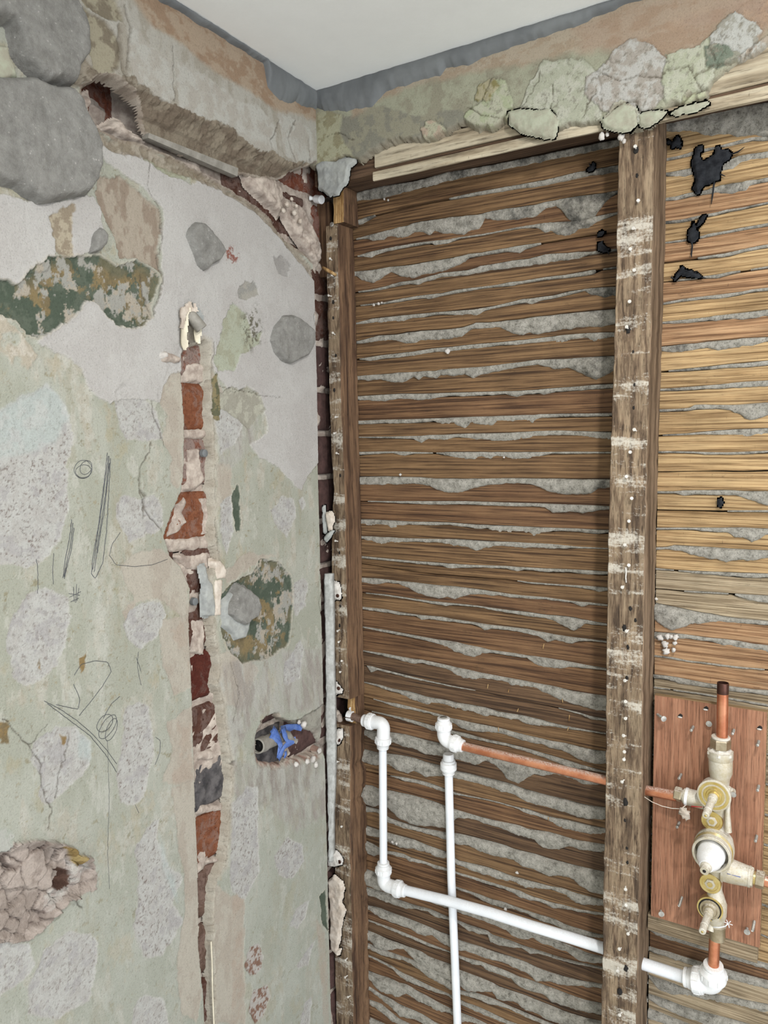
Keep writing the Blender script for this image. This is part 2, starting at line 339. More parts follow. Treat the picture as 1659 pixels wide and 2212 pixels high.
def key_mat():
    m, nt, b = newmat('hair_plaster_key'); b.inputs['Roughness'].default_value = .95; b.inputs['Specular IOR Level'].default_value = .2
    g = coords(nt, (1, 1, 1), False); tc = N(nt, 'ShaderNodeNewGeometry'); pos = tc.outputs['Position']
    n1 = noise(nt, pos, 95, 8, .78); c = ramp(nt, n1, [(.33, (112, 108, 100)), (.44, (166, 162, 152)), (.60, (200, 195, 185))])
    c = mix(nt, ramp(nt, noise(nt, pos, 420, 4, .7), [(.34, (.55, .55, .55, 1)), (.46, (0, 0, 0, 1))]), c, L4((70, 66, 60)))
    n2 = noise(nt, pos, 22, 6, .75)
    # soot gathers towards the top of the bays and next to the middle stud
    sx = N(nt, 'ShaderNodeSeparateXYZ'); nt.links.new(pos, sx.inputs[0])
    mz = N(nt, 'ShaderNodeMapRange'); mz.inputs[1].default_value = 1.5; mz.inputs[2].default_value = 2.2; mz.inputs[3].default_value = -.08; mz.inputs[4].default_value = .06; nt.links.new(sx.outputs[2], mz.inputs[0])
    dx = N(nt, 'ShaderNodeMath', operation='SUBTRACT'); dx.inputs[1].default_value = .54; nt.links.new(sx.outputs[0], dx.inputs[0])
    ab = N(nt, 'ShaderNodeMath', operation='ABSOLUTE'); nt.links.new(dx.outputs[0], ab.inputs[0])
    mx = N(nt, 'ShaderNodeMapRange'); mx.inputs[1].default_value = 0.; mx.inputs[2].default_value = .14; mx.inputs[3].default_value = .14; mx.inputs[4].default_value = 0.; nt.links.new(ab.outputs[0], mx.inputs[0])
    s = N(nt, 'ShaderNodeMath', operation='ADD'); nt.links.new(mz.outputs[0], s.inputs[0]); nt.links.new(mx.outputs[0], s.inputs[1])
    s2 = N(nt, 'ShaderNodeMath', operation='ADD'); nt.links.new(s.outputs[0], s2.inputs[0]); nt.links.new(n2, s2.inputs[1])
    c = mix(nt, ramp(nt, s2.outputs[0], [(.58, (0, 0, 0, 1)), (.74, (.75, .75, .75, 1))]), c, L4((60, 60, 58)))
    nt.links.new(c, b.inputs['Base Color']); bump(nt, b, noise(nt, pos, 260, 7, .8), 1., .004); return m
M['key'] = key_mat()
# ------------------------------------------------------------------ left wall: layered, broken plaster as real relief
CEIL = 2.386
DY = .00135
Yv = np.arange(-.76, -.0118, DY); Zv = np.arange(.60, CEIL+.0005, DY)
Y, Z = np.meshgrid(Yv, Zv, indexing='ij')
w1 = fbm(Y, Z, 45, 11, 4, .6); w2 = fbm(Y, Z, 45, 31, 4, .6); w3 = fbm(Y, Z, 260, 51, 2)
YW = Y+w1*.012+w3*.003; ZW = Z+w2*.012-w3*.003           # ragged edges
YS = Y+w1*.004+w3*.0015; ZS = Z+w2*.004-w3*.0015         # cleaner edges
def wl(poly, x=0.):
    a = np.array(poly, float); q = P(a[:, 0], a[:, 1], 0, x); return [(p[1], p[2]) for p in q]
wl_left = wl
def S(poly, x=0., clean=False, feather=.02):
    """signed distance to a photographed outline, laid on the wall plane"""
    w = wl(poly, x); a = np.array(w); out = np.full(Y.shape, -1.)
    i0, i1 = np.searchsorted(Yv, [a[:, 0].min()-feather, a[:, 0].max()+feather]); j0, j1 = np.searchsorted(Zv, [a[:, 1].min()-feather, a[:, 1].max()+feather])
    if i1 <= i0 or j1 <= j0: return out
    sl = np.s_[i0:i1, j0:j1]; A, B = (YS, ZS) if clean else (YW, ZW)
    out[sl] = sdf(w, A[sl], B[sl]); return out
H = fbm(Y, Z, 9, 3, 3)*.0022+fbm(Y, Z, 120, 5, 3)*.0006
C = np.zeros(Y.shape+(3,))
def paint(mask, *cols, f=60, seed=90, hard=.06, aniso=1.):
    """blend colours into the wall where mask>0, mottled between the given tones"""
    m = np.clip(mask, 0, 1); r_ = np.flatnonzero(m.any(1)); c_ = np.flatnonzero(m.any(0))
    if not len(r_): return
    sl = np.s_[r_[0]:r_[-1]+1, c_[0]:c_[-1]+1]; a_, b_ = Y[sl], Z[sl]*aniso; m = m[sl][..., None]
    n = fbm(a_, b_, f, seed, 5, .65)
    c = np.zeros(a_.shape+(3,))+lin(cols[0])
    for k, q in enumerate(cols[1:]):
        n2 = fbm(a_+k*.3, b_, f*(1+.4*k), seed+7*k+1, 5, .65) if k else n
        t = smooth(-hard/2, hard/2, n2-(.02+.05*k))[..., None]; c = c*(1-t)+lin(q)*t
    C[sl] = C[sl]*(1-m)+c*m
def edge(s, w=.0008): return smooth(-w/2, w/2, s)
# base: pale green distemper, brushed, thin in places
paint(np.ones(Y.shape), (184, 185, 170), (194, 195, 182), f=22, seed=70, hard=.25, aniso=.5)
t = smooth(.06, .22, fbm(Y, Z*.4, 30, 200, 6, .7)); paint(t*.7, (212, 208, 196), (200, 192, 176), f=90)
t = smooth(.10, .2, fbm(Y, Z*.6, 24, 220, 6, .7)); paint(t*.55, (186, 176, 146), (198, 186, 162), f=60, seed=40)
t = smooth(.2, .26, fbm(Y, Z, 70, 240, 5, .7)); paint(t*.8, (160, 152, 124), (176, 166, 140), f=60, seed=44)
t = smooth(.17, .24, fbm(Y, Z, 170, 250, 4, .75)); paint(t*.6, (150, 146, 126), (168, 156, 134), f=90, seed=45); H -= t*.0003
t = smooth(.08, .2, fbm(Y, Z*.25, 26, 260, 6, .72)); paint(t*.4, (172, 166, 142), (182, 172, 150), f=60, seed=46)
t = smooth(.10, .17, fbm(Y*.8, Z*.35, 60, 270, 6, .75)); paint(t*.5, (216, 214, 204)); H += t*.0003
zone = smooth(1.55, .9, Z)                                # bluer, cleaner green low down
paint(zone*.35, (184, 189, 180), (193, 197, 189), f=30, seed=73)
# exposed cream / peach undercoat beside the chase
CREAM = [[(345, 830), (388, 745), (394, 900), (398, 1010), (383, 1060), (365, 1045), (372, 990), (345, 950), (362, 900), (340, 860)],
         [(262, 1225), (300, 1190), (345, 1182), (372, 1205), (402, 1240), (410, 1345), (340, 1290), (295, 1300), (270, 1350), (262, 1320), (290, 1290), (268, 1250)],
         [(345, 1340), (412, 1330), (414, 1480), (380, 1500), (350, 1430)],
         [(362, 1560), (415, 1520), (420, 1700), (350, 1690), (372, 1620)],
         [(370, 1700), (425, 1690), (430, 1900), (436, 2140), (425, 2212), (390, 2190), (385, 2060), (402, 1940), (388, 1830)],
         [(462, 1905), (500, 1940), (528, 1930), (530, 2212), (458, 2212)],
         [(462, 800), (485, 850), (470, 900), (452, 870)], [(470, 1000), (500, 1005), (498, 1085), (470, 1095)],
         [(470, 1420), (505, 1400), (560, 1445), (520, 1530), (478, 1520)], [(480, 1240), (530, 1195), (600, 1200), (560, 1215), (490, 1262)]]
for p in CREAM:
    s = S(p, clean=False); e = edge(s, .003); paint(e*.95, (203, 195, 181), (194, 183, 169), f=45, seed=120, hard=.12, aniso=.5); H -= e*.0008
for p in ([(384, 1560), (414, 1530), (418, 1690), (372, 1690)], [(360, 1345), (410, 1335), (412, 1450)], [(505, 1940), (526, 1935), (526, 2200), (500, 2210)], [(685, 1985), (703, 2010), (712, 2212), (700, 2212)]):
    paint(edge(S(p), .006)*.6, (194, 176, 160), (196, 186, 172), f=50, seed=130, hard=.15)
# brushed grey zones lower right
for p in ([(470, 1440), (600, 1405), (698, 1400), (700, 1530), (560, 1545), (500, 1640), (478, 1560)], [(500, 1640), (560, 1660), (700, 1640), (704, 1760), (640, 1800), (560, 1720), (505, 1760)], [(460, 900), (480, 850), (560, 890), (550, 960), (500, 1010), (475, 1000)]):
    s = S(p); e = edge(s, .012); n = smooth(-.12, .12, fbm(Y*.9+Z*.25, Z*.25, 90, 300, 5, .7)); paint(e*(.35+.6*n), (196, 194, 186), (176, 168, 160), f=60, seed=310, hard=.2, aniso=.3)
    H -= e*n*.0006
paint(edge(S([(520, 1660), (690, 1640), (680, 1700), (560, 1740)]), .02)*.5*smooth(-.1, .1, fbm(Y, Z*.3, 80, 320)), (150, 140, 132), (166, 158, 148))
# scars left by pulled adhesive: pale, speckled, slightly sunk
SCAR = [[(0, 885), (60, 850), (105, 830), (130, 860), (150, 900), (160, 960), (145, 1010), (150, 1090), (130, 1170), (95, 1210), (60, 1225), (-60, 1220), (-60, 880)],
 [(245, 850), (262, 825), (300, 850), (340, 890), (350, 950), (300, 955), (270, 945), (250, 900)],
 [(250, 1085), (265, 1070), (300, 1080), (330, 1070), (350, 1100), (355, 1140), (310, 1160), (280, 1170), (250, 1120)],
 [(20, 1350), (60, 1285), (100, 1270), (145, 1285), (152, 1340), (145, 1400), (110, 1460), (60, 1480), (30, 1460), (15, 1400)],
 [(280, 1320), (310, 1300), (345, 1300), (358, 1330), (340, 1380), (300, 1405), (270, 1380), (262, 1350)],
 [(70, 1600), (120, 1570), (160, 1570), (200, 1600), (195, 1650), (150, 1700), (100, 1740), (80, 1720), (90, 1680), (65, 1640)],
 [(270, 1530), (300, 1512), (320, 1530), (333, 1590), (330, 1640), (310, 1720), (290, 1740), (262, 1735), (255, 1680), (262, 1600)],
 [(345, 1765), (340, 1810), (370, 1870), (392, 1900), (375, 1950), (395, 1990), (375, 2030), (350, 2065), (310, 2070), (290, 2000), (300, 1900), (290, 1840), (310, 1800)],
 [(60, 2130), (90, 2060), (150, 2010), (205, 2025), (213, 2070), (190, 2160), (130, 2200), (60, 2190)],
 [(-40, 2030), (60, 2040), (72, 2080), (50, 2120), (-40, 2170)],
 [(285, 2200), (295, 2165), (320, 2148), (355, 2160), (368, 2230), (282, 2230)],
 [(500, 1740), (530, 1700), (560, 1700), (558, 1800), (562, 1880), (530, 1945), (500, 1930), (495, 1880), (500, 1800)],
 [(590, 1850), (620, 1810), (655, 1820), (657, 1860), (630, 1900), (600, 1890)],
 [(625, 2000), (640, 1960), (668, 1945), (660, 1985), (640, 2010)],
 [(640, 2085), (668, 2048), (682, 2030), (664, 2085), (645, 2097)], [(645, 2225), (658, 2165), (674, 2152), (668, 2225)],
 [(585, 1105), (610, 1072), (635, 1080), (638, 1120), (620, 1162), (600, 1140)], [(645, 1080), (655, 1073), (660, 1090), (650, 1105)],
 [(635, 1260), (655, 1245), (668, 1260), (660, 1310), (640, 1330), (630, 1300)], [(615, 1430), (650, 1380), (656, 1400), (645, 1470), (610, 1480)],
 [(478, 1085), (500, 1070), (505, 1150), (490, 1195), (476, 1150)], [(462, 880), (490, 862), (530, 905), (505, 965), (475, 985)]]
for k, p in enumerate(SCAR):
    s = S(p); e = edge(s, .0012); H -= e*.0010
    paint(e, (206, 205, 200), (198, 195, 190), f=110, seed=400+k, hard=.2)
    bb = np.s_[:, :]; sp = smooth(.10, .20, fbm(Y, Z, 300, 430+k % 3, 4, .75)); paint(e*sp*(.85 if k in (7, 11, 12, 6, 0) else .6), (150, 142, 136), (134, 118, 110), f=90); sq_ = smooth(.05, .12, fbm(Y, Z, 60, 436, 5, .7)); paint(e*sq_*.6, (184, 180, 180)); H -= e*sp*.0006
    rim = np.exp(-((s-.001)/.0012)**2); H += rim*.0007; paint(rim*.3*(np.abs(s) < .01), (216, 214, 204))
for k, p in enumerate(([(0, 885), (60, 850), (105, 830), (130, 860), (150, 900), (120, 960), (0, 990), (-60, 985), (-60, 885)], [(165, 1580), (198, 1602), (195, 1640), (172, 1635)], [(345, 1800), (380, 1900), (385, 1950), (355, 1880)])):
    paint(edge(S(p), .01)*.7, (196, 206, 202), (206, 210, 206), f=60, seed=470+k, hard=.2)
for k, p in enumerate(([(530, 2080), (540, 2045), (560, 2040), (570, 2070), (560, 2100), (540, 2105)], [(537, 2185), (548, 2140), (577, 2128), (584, 2152), (570, 2192), (550, 2212)])):
    s = S(p); e = edge(s, .0012); H -= e*.0012; paint(e, (200, 194, 188), (148, 116, 100), f=140, seed=480+k, hard=.08)
paint(edge(S([(575, 890), (600, 865), (640, 880), (650, 920), (640, 970), (620, 990), (595, 970), (580, 930)]), .0015), (196, 194, 172), (204, 202, 186), f=50)
# smooth lavender-white skim, trowelled
def skim(polys, h=.0022):
    global H
    for k, p in enumerate(polys):
        s = S(p); e = edge(s, .001)
        tr = fbm(Y*.8+Z*.6, (Z*.8-Y*.6)*.12, 140, 500, 4, .6); H += e*(h+tr*.0005)-e*0
        paint(e, (204, 200, 196), (211, 208, 204), f=18, seed=510+k, hard=.3); rim = np.exp(-((s-.0006)/.0008)**2); paint(rim*.5, (226, 222, 214)); H += rim*.0004
SKIM = [(215, 298), (240, 320), (280, 330), (320, 345), (350, 372), (410, 398), (450, 388), (480, 410), (530, 438), (575, 475), (620, 530), (686, 592), (700, 740), (700, 870), (690, 1000), (672, 1015), (650, 1060), (600, 1010), (560, 990), (540, 960), (580, 930), (560, 850), (530, 835), (500, 850), (455, 790), (440, 740), (400, 740), (392, 800), (360, 815), (345, 870), (300, 862), (265, 865), (230, 870), (190, 840), (175, 800), (140, 770), (75, 740), (120, 700), (185, 645), (215, 665), (240, 700), (290, 712), (330, 685), (352, 600), (347, 560), (350, 455), (325, 420), (300, 395), (230, 355), (212, 330)]
SKIM2 = [(-90, 415), (50, 430), (110, 440), (200, 420), (215, 460), (225, 530), (160, 550), (120, 545), (100, 580), (60, 590), (40, 615), (-90, 590)]
skim([SKIM, SKIM2])
for p in ([(0, 670), (30, 700), (60, 740), (80, 770), (60, 800), (0, 790), (-90, 780), (-90, 670)],):
    e = edge(S(p), .002)*smooth(-.15, .0, fbm(Y, Z, 60, 77)); paint(e, (216, 208, 194), (200, 190, 172), f=80); H += e*.001
# windows through the skim to older paint
GW = [([(462, 772), (480, 700), (500, 655), (530, 682), (545, 725), (565, 715), (560, 742), (520, 762), (500, 802), (470, 800)], (192, 196, 176), (182, 182, 160)),
      ([(510, 640), (515, 618), (530, 606), (550, 615), (556, 640), (530, 648)], (170, 168, 162), (186, 182, 172)),
      ([(590, 560), (612, 555), (628, 575), (620, 600), (600, 592)], (186, 182, 178), (176, 172, 168)),
      ([(470, 860), (500, 835), (560, 850), (575, 880), (555, 905), (535, 930), (515, 905), (480, 880)], (178, 174, 160), (198, 196, 180))]
for k, (p, a, b) in enumerate(GW):
    s = S(p); e = edge(s, .001); H -= e*.0022; paint(e, a, b, f=70, seed=530+k, hard=.12)
paint(edge(S([(520, 690), (550, 660), (572, 735), (535, 760)]), .02)*smooth(0, .1, fbm(Y, Z, 140, 540, 5, .7)), (120, 116, 100))
# rough tan plaster below the big adhesive pad, older layers
s = S([(215, 385), (260, 378), (310, 420), (345, 455), (349, 500), (341, 540), (349, 590), (330, 570), (300, 560), (262, 560), (250, 520), (235, 490), (215, 450), (205, 410)]); e = edge(s, .0015)
H -= e*(.003+.0022*fbm(Y, Z*.5, 140, 560, 5, .7)); paint(e, (188, 176, 160), (166, 150, 134), f=80, seed=561, hard=.15, aniso=.5)
s = S([(105, 470), (160, 440), (160, 500), (152, 555), (120, 545), (110, 510)]); e = edge(s, .0015); H -= e*.0015; paint(e, (196, 184, 162), (168, 154, 134), f=90, seed=570)
# dark green and ochre paint revealed
DG = [[(-90, 600), (0, 608), (40, 618), (60, 582), (100, 556), (165, 548), (215, 555), (250, 575), (300, 562), (330, 577), (347, 600), (330, 640), (325, 690), (295, 712), (250, 702), (225, 680), (205, 657), (183, 650), (170, 672), (140, 697), (80, 730), (55, 722), (40, 692), (-90, 640)],
      [(475, 1285), (510, 1255), (545, 1240), (565, 1207), (600, 1215), (628, 1240), (635, 1290), (630, 1340), (625, 1390), (580, 1420), (525, 1432), (500, 1410), (480, 1380)],
      [(500, 1070), (512, 1048), (521, 1060), (518, 1110), (520, 1145), (510, 1152), (506, 1120)], [(690, 1935), (704, 1922), (710, 2010), (696, 1992)],
      [(452, 925), (462, 940), (466, 1000), (458, 1010)]]
for k, p in enumerate(DG):
    s = S(p); e = edge(s, .001); H -= e*(.0032 if k < 2 else .0015); paint(e, (90, 101, 87), (104, 113, 99), f=60, seed=600+k)
    if k < 2:
        n = smooth(.0, .05, fbm(Y, Z*.8, 38, 620+k, 6, .68)); inner = smooth(.004, .02, s)
        paint(e*n*(.3+.5*inner), (160, 138, 98), (142, 124, 92), f=100, seed=631); H += e*n*.0004
        n = smooth(.06, .10, fbm(Y, Z*.7, 50, 640+k, 6, .7)); paint(e*n, (176, 174, 166), (190, 180, 164), f=80, seed=651); H += e*n*.0005
    rim = np.exp(-((s+.0012)/.0011)**2); H += rim*.0009; paint(rim*.55, (214, 206, 190))
for a, b in (([(305, 345), (345, 340), (372, 362), (420, 372), (402, 392), (352, 372)], 0), ([(418, 372), (470, 385), (500, 402), (470, 402), (430, 385)], 1)):
    paint(edge(S(a), .002)*.9, *(((186, 188, 166), (172, 170, 146)) if b == 0 else ((112, 118, 92), (150, 134, 98))), f=80); H -= edge(S(a), .002)*.002
paint(edge(S([(485, 535), (500, 530), (512, 540), (514, 560), (500, 575), (488, 565)]), .006)*smooth(0, .12, fbm(Y, Z, 160, 660, 4, .7))*.9, (150, 84, 66))
for p in ([(86, 1440), (92, 1418), (90, 1445)], [(170, 1420), (182, 1410), (185, 1440), (175, 1450)], [(128, 1590), (140, 1590), (138, 1612), (130, 1608)], [(0, 1560), (20, 1570), (14, 1610), (0, 1605)]):
    paint(edge(S(p), .002)*.9, (150, 122, 72), (128, 108, 72))
# broken rubble pocket at the lower left
s = S([(-90, 1850), (0, 1842), (30, 1825), (80, 1812), (150, 1828), (188, 1852), (207, 1880), (205, 1922), (150, 1942), (110, 1992), (60, 2032), (-90, 2045)]); e = edge(s, .0015)
cel = np.zeros(Y.shape); rs = np.random.RandomState(5); cy = rs.rand(190)*.16-.74; cz = rs.rand(190)*.22+1.2-.0
i0, i1 = np.searchsorted(Yv, [-.75, -.5]); j0, j1 = np.searchsorted(Zv, [1.05, 1.42]); sl = np.s_[i0:i1, j0:j1]
cy = rs.rand(260)*.25-.75; cz = rs.rand(260)*.37+1.05; hh = rs.rand(260)
d1 = np.full(Y[sl].shape, 9.); d2 = d1.copy(); hc = np.zeros(d1.shape)
for a, b, h_ in zip(cy, cz, hh):
    d = np.hypot(YW[sl]-a, ZW[sl]-b); n1 = d < d1; d2 = np.where(n1, d1, np.minimum(d2, d)); hc = np.where(n1, h_, hc); d1 = np.where(n1, d, d1)
cel[sl] = hc*.016-.006*np.exp(-((d2-d1)/.0012)); crk = np.zeros(Y.shape); crk[sl] = np.exp(-((d2-d1)/.0009)**2)*smooth(-.1, .1, fbm(Y[sl], Z[sl], 30, 705, 3))
depth = np.clip(s*1.2, 0, .013); H = H*(1-e)+e*(-depth+cel+fbm(Y, Z, 160, 700, 4)*.003)
paint(e, (198, 184, 174), (172, 158, 148), f=50, seed=701, hard=.2); paint(e*crk*.8, (104, 86, 78))
paint(edge(S([(150, 1858), (185, 1868), (200, 1885), (150, 1930), (105, 1970), (95, 1940), (140, 1900)]), .003), (210, 204, 196), (200, 188, 180), f=120)
s = S([(118, 1890), (130, 1878), (155, 1880), (155, 1905), (130, 1925), (112, 1915)]); e = edge(s, .001); H -= e*np.clip(s*3, 0, .02); paint(e, (112, 86, 74), (92, 68, 58), f=90)
s = S([(130, 1830), (150, 1828), (180, 1848), (178, 1862), (165, 1868), (150, 1850)]); paint(edge(s), (196, 172, 118), (150, 126, 80)); H += edge(s)*.003
for p in ([(0, 1790), (20, 1788), (35, 1810), (25, 1835), (0, 1850), (-60, 1850), (-60, 1790)],): paint(edge(S(p), .002), (188, 192, 180), (200, 200, 192))
# hairline and open cracks
CR = [([(60, 1612), (90, 1650), (88, 1700), (112, 1745), (108, 1790)], .0008), ([(148, 1590), (140, 1640), (128, 1680), (122, 1720)], .0007), ([(330, 870), (335, 900), (345, 930), (352, 965)], .0007),
      ([(330, 960), (305, 1010), (300, 1050), (315, 1100), (350, 1150)], .0010), ([(305, 1062), (315, 1075), (308, 1115)], .0016), ([(560, 1570), (600, 1572), (650, 1555), (698, 1520)], .0012), ([(600, 1598), (650, 1590), (698, 1580)], .0008),
      ([(684, 640), (676, 690), (688, 735)], .0008), ([(470, 835), (560, 850), (610, 860)], .0004), ([(320, 340), (318, 400), (345, 455)], .0005), ([(460, 740), (464, 900), (468, 1090)], .0010), ([(466, 1100), (475, 1180), (482, 1235)], .0012),
      ([(345, 455), (350, 520), (342, 560), (352, 600), (330, 685)], .0008), ([(305, 590), (312, 630), (325, 680)], .0008), ([(692, 1230), (698, 1260), (690, 1300), (700, 1350), (700, 1520)], .0009),
      ([(100, 1565), (60, 1612), (10, 1555)], .0006), ([(478, 1640), (508, 1648)], .0024), ([(500, 1430), (520, 1500), (505, 1560)], .0005), ([(165, 1940), (180, 1960)], .001)]
for pts, w_ in CR:
    w = wl(pts); a = np.array(w); i0, i1 = np.searchsorted(Yv, [a[:, 0].min()-.01, a[:, 0].max()+.01]); j0, j1 = np.searchsorted(Zv, [a[:, 1].min()-.01, a[:, 1].max()+.01]); sl = np.s_[i0:i1, j0:j1]
    d = linedist(w, YW[sl], ZW[sl]); m = np.zeros(Y.shape); m[sl] = np.exp(-(d/w_)**2); H -= m*max(.0022, w_*3); paint(m*.7, (110, 100, 86))
# ------------------------------------------------------------------ frieze band above the cut recess (stands proud of the wall)
FR = [(-140, -400), (120, -120), (175, 60), (180, 120), (200, 150), (235, 160), (262, 170), (290, 160), (300, 178), (350, 215), (385, 232), (430, 245), (470, 262), (505, 275), (530, 300), (560, 322), (590, 325), (612, 345), (640, 350), (684, 352), (720, 340), (740, 100), (700, -400)]
s = S(FR, .02); e = edge(s, .0015)
rampf = smooth(-.062, .001, s)                                   # broken underside of the band
below = smooth(-.034, -.028, s)
rough = fbm(Y, Z, 55, 720, 5, .72)*.020
Hf = .020+fbm(Y, Z, 10, 721, 3)*.002
zone = rampf*(S([(-140, -500), (150, -100), (160, 60), (170, 175), (240, 180), (300, 235), (318, 270), (520, 372), (600, 385), (640, 360), (700, 360), (760, 300), (760, -500)], .01, feather=.3) > -.004)
H = H*(1-zone)+(zone*(Hf*e+(1-e)*(Hf*rampf**1.4+rough*.8)))
paint(smooth(.0, .05, zone)*(1-e), (168, 158, 142), (138, 126, 110), f=60, seed=722, hard=.25); paint(smooth(0, .05, zone)*(1-e)*smooth(.12, .2, fbm(Y, Z, 130, 728, 5, .75))*.6, (96, 84, 70))
paint(e, (196, 192, 182), (180, 173, 160), f=60, seed=723, hard=.2, aniso=.4)
tan = S([(160, -200), (300, 15), (330, 60), (400, 100), (470, 160), (540, 195), (590, 235), (640, 250), (700, 260), (760, 200), (760, -300)], .02); paint(edge(tan, .010)*e, (188, 168, 146), (172, 146, 122), f=40, seed=724, hard=.15, aniso=1.5)
tan = S([(330, -40), (380, 20), (480, 80), (560, 135), (600, 170), (680, 230), (720, 200), (720, -100), (330, -100)], .02); paint(edge(tan, .006)*e*.9, (190, 172, 152), (178, 154, 132), f=40, seed=725, hard=.2)
for p in ([(280, 60), (300, 62), (330, 100), (372, 130), (378, 220), (350, 215), (300, 178), (285, 150)], [(380, 130), (440, 160), (500, 210), (560, 230), (590, 270), (600, 325), (560, 322), (520, 285), (470, 262), (385, 232)], [(600, 240), (640, 262), (670, 280), (684, 345), (640, 350), (612, 330)]):
    paint(edge(S(p, .02), .003)*e*.9, (206, 204, 196), (194, 188, 178), f=60, seed=726, hard=.2)
for p in ([(180, 20), (230, 50), (262, 90), (262, 150), (230, 170), (205, 150), (190, 100)], [(150, -60), (250, 0), (270, 45), (240, 50), (190, 20)]):
    paint(edge(S(p, .02), .004)*np.maximum(e, zone), (178, 170, 148), (142, 132, 114), f=50, seed=727, hard=.12); H -= edge(S(p, .02), .004)*.004
for pts, w_ in (([(262, 60), (262, 110), (275, 165)], .003), ([(275, 20), (285, 60), (278, 150)], .0016), ([(640, 262), (622, 300), (640, 345)], .0014), ([(605, 255), (585, 300), (590, 322)], .0010), ([(372, 100), (378, 220)], .0006), ([(668, 300), (672, 345)], .0012)):
    w = wl(pts, .02); d = linedist(w, YW, ZW); m = np.exp(-(d/w_)**2); H -= m*.004; paint(m*.5, (120, 108, 90))
# ------------------------------------------------------------------ holes cut right through to the masonry
CHASE = [(399, 735), (401, 695), (407, 680), (414, 690), (424, 738), (440, 733), (453, 740), (456, 800), (460, 850), (463, 940), (465, 1000), (467, 1090), (467, 1170), (476, 1195), (474, 1215), (460, 1250), (458, 1300), (464, 1360), (470, 1400), (480, 1440), (470, 1480), (482, 1505), (488, 1560), (494, 1600), (500, 1640), (503, 1690), (500, 1735), (496, 1800), (489, 1870), (468, 1900), (463, 1950), (464, 2030), (467, 2120), (468, 2240), (444, 2240), (438, 2130), (430, 2040), (430, 1950), (428, 1850), (422, 1710), (418, 1600), (413, 1450), (409, 1320), (411, 1272), (390, 1222), (367, 1203), (354, 1160), (372, 1108), (391, 1060), (398, 1000), (397, 900), (394, 850), (390, 770)]
HOLE2 = [(552, 1592), (560, 1570), (578, 1546), (600, 1538), (622, 1556), (652, 1572), (692, 1588), (699, 1612), (690, 1632), (650, 1640), (620, 1645), (590, 1652), (565, 1648), (556, 1620)]
HOLE3 = [(172, 188), (200, 170), (232, 176), (268, 196), (300, 228), (312, 258), (318, 285), (400, 330), (515, 370), (560, 378), (600, 384), (640, 362), (672, 356), (700, 380), (700, 585), (676, 570), (650, 545), (620, 520), (580, 470), (530, 432), (500, 412), (440, 376), (380, 345), (318, 318), (240, 296), (205, 277), (177, 240)]
cut = np.full(Y.shape, -1.)
# the chase: sawn left side, crumbling right side whose broken edge faces the room
mid = wl([(408, 700), (420, 760), (425, 900), (425, 1050), (410, 1160), (432, 1240), (432, 1350), (436, 1450), (440, 1550), (452, 1650), (458, 1750), (456, 1850), (446, 1950), (450, 2100), (456, 2240)]); mid = sorted((b, a) for a, b in mid)
ymid = np.interp(Zv, [m_[0] for m_ in mid], [m_[1] for m_ in mid])[None, :]
right = smooth(-.002, .004, Y-ymid)
sc = S(CHASE, clean=True, feather=.03)
crm = fbm(Y, Z, 100, 740, 5, .72)
dep = np.where(sc > 0, np.clip(sc*(12-9.3*right)+right*crm*.014*smooth(0, .002, sc), 0, .030), 0)
rimr = smooth(-.010, 0, sc)*right*(sc <= 0)*(Z > P(470, 1905, 0, 0)[2]); H = H-rimr*(.0015+np.abs(crm)*.004)
crk_ = np.exp(-(fbm(Y, Z*.6, 75, 751, 4, .6)/.010)**2)*right
H = np.where(sc > 0, -dep-crk_*.003, H); cut = np.maximum(cut, np.where(dep > .022, .01, -1.))
paint((sc > -.0010)*1.+rimr*.9, (208, 201, 186), (192, 182, 166), f=70, seed=760, hard=.3); paint(crk_*((sc > -.001)*1.+rimr)*.5, (128, 114, 98))
fl2 = S([(468, 800), (480, 870), (478, 905), (464, 900), (462, 820)]); paint(edge(fl2), (150, 138, 104), (112, 112, 88), f=80)
for poly, cl in ((HOLE2, False),):
    s = S(poly, clean=cl, feather=.03); lip = smooth(-.0035, 0, s)*(s < 0)
    H = np.where(s > 0, -np.clip(s*9, 0, .030), H-lip*.0015); cut = np.maximum(cut, s)
    paint((s > -.0012)*1., (198, 188, 172), (172, 154, 138), f=120, seed=760)
s = S(HOLE2, feather=.03); rr = smooth(-.012, -.001, s)*smooth(1.30, 1.262, Z); H -= rr*.006+rr*fbm(Y, Z, 110, 770, 4)*.006; paint(rr*.9, (176, 142, 128), (206, 192, 178), f=90, seed=771, hard=.12)
s = S([(560, 1560), (600, 1572), (655, 1552), (700, 1522), (704, 1640), (690, 1600), (650, 1580), (620, 1575), (600, 1545)]); e = edge(s, .002); H = H-e*(.006+.005*fbm(Y, Z, 60, 775, 4)); paint(e*.9, (180, 176, 164), (162, 156, 146), f=60, seed=776)
s = S([(270, 185), (300, 200), (340, 215), (620, 340), (684, 345), (684, 372), (600, 392), (560, 380), (515, 374), (400, 334), (312, 288), (290, 250)], .01); e = edge(s, .003); H = H-e*(.004+.016*np.abs(fbm(Y, Z, 50, 778, 5, .7)))*smooth(.0, .004, .019-H)
e2 = e*(S(FR, .02) < 0); paint(e2, (160, 148, 130), (134, 120, 104), f=60, seed=779, hard=.25)
s = S(HOLE3, 0., clean=True, feather=.03)+fbm(Y, Z, 40, 784, 3)*.006
H = np.where(s > 0, np.minimum(H, .012-s*6.+fbm(Y, Z, 80, 780, 4)*.010), H); H = np.where(s > .005, -.035, H); cut = np.maximum(cut, s-.0008)
m = (s > -.0015)*1.; paint(m, (166, 152, 138), (190, 178, 164), f=70, seed=781, hard=.15)
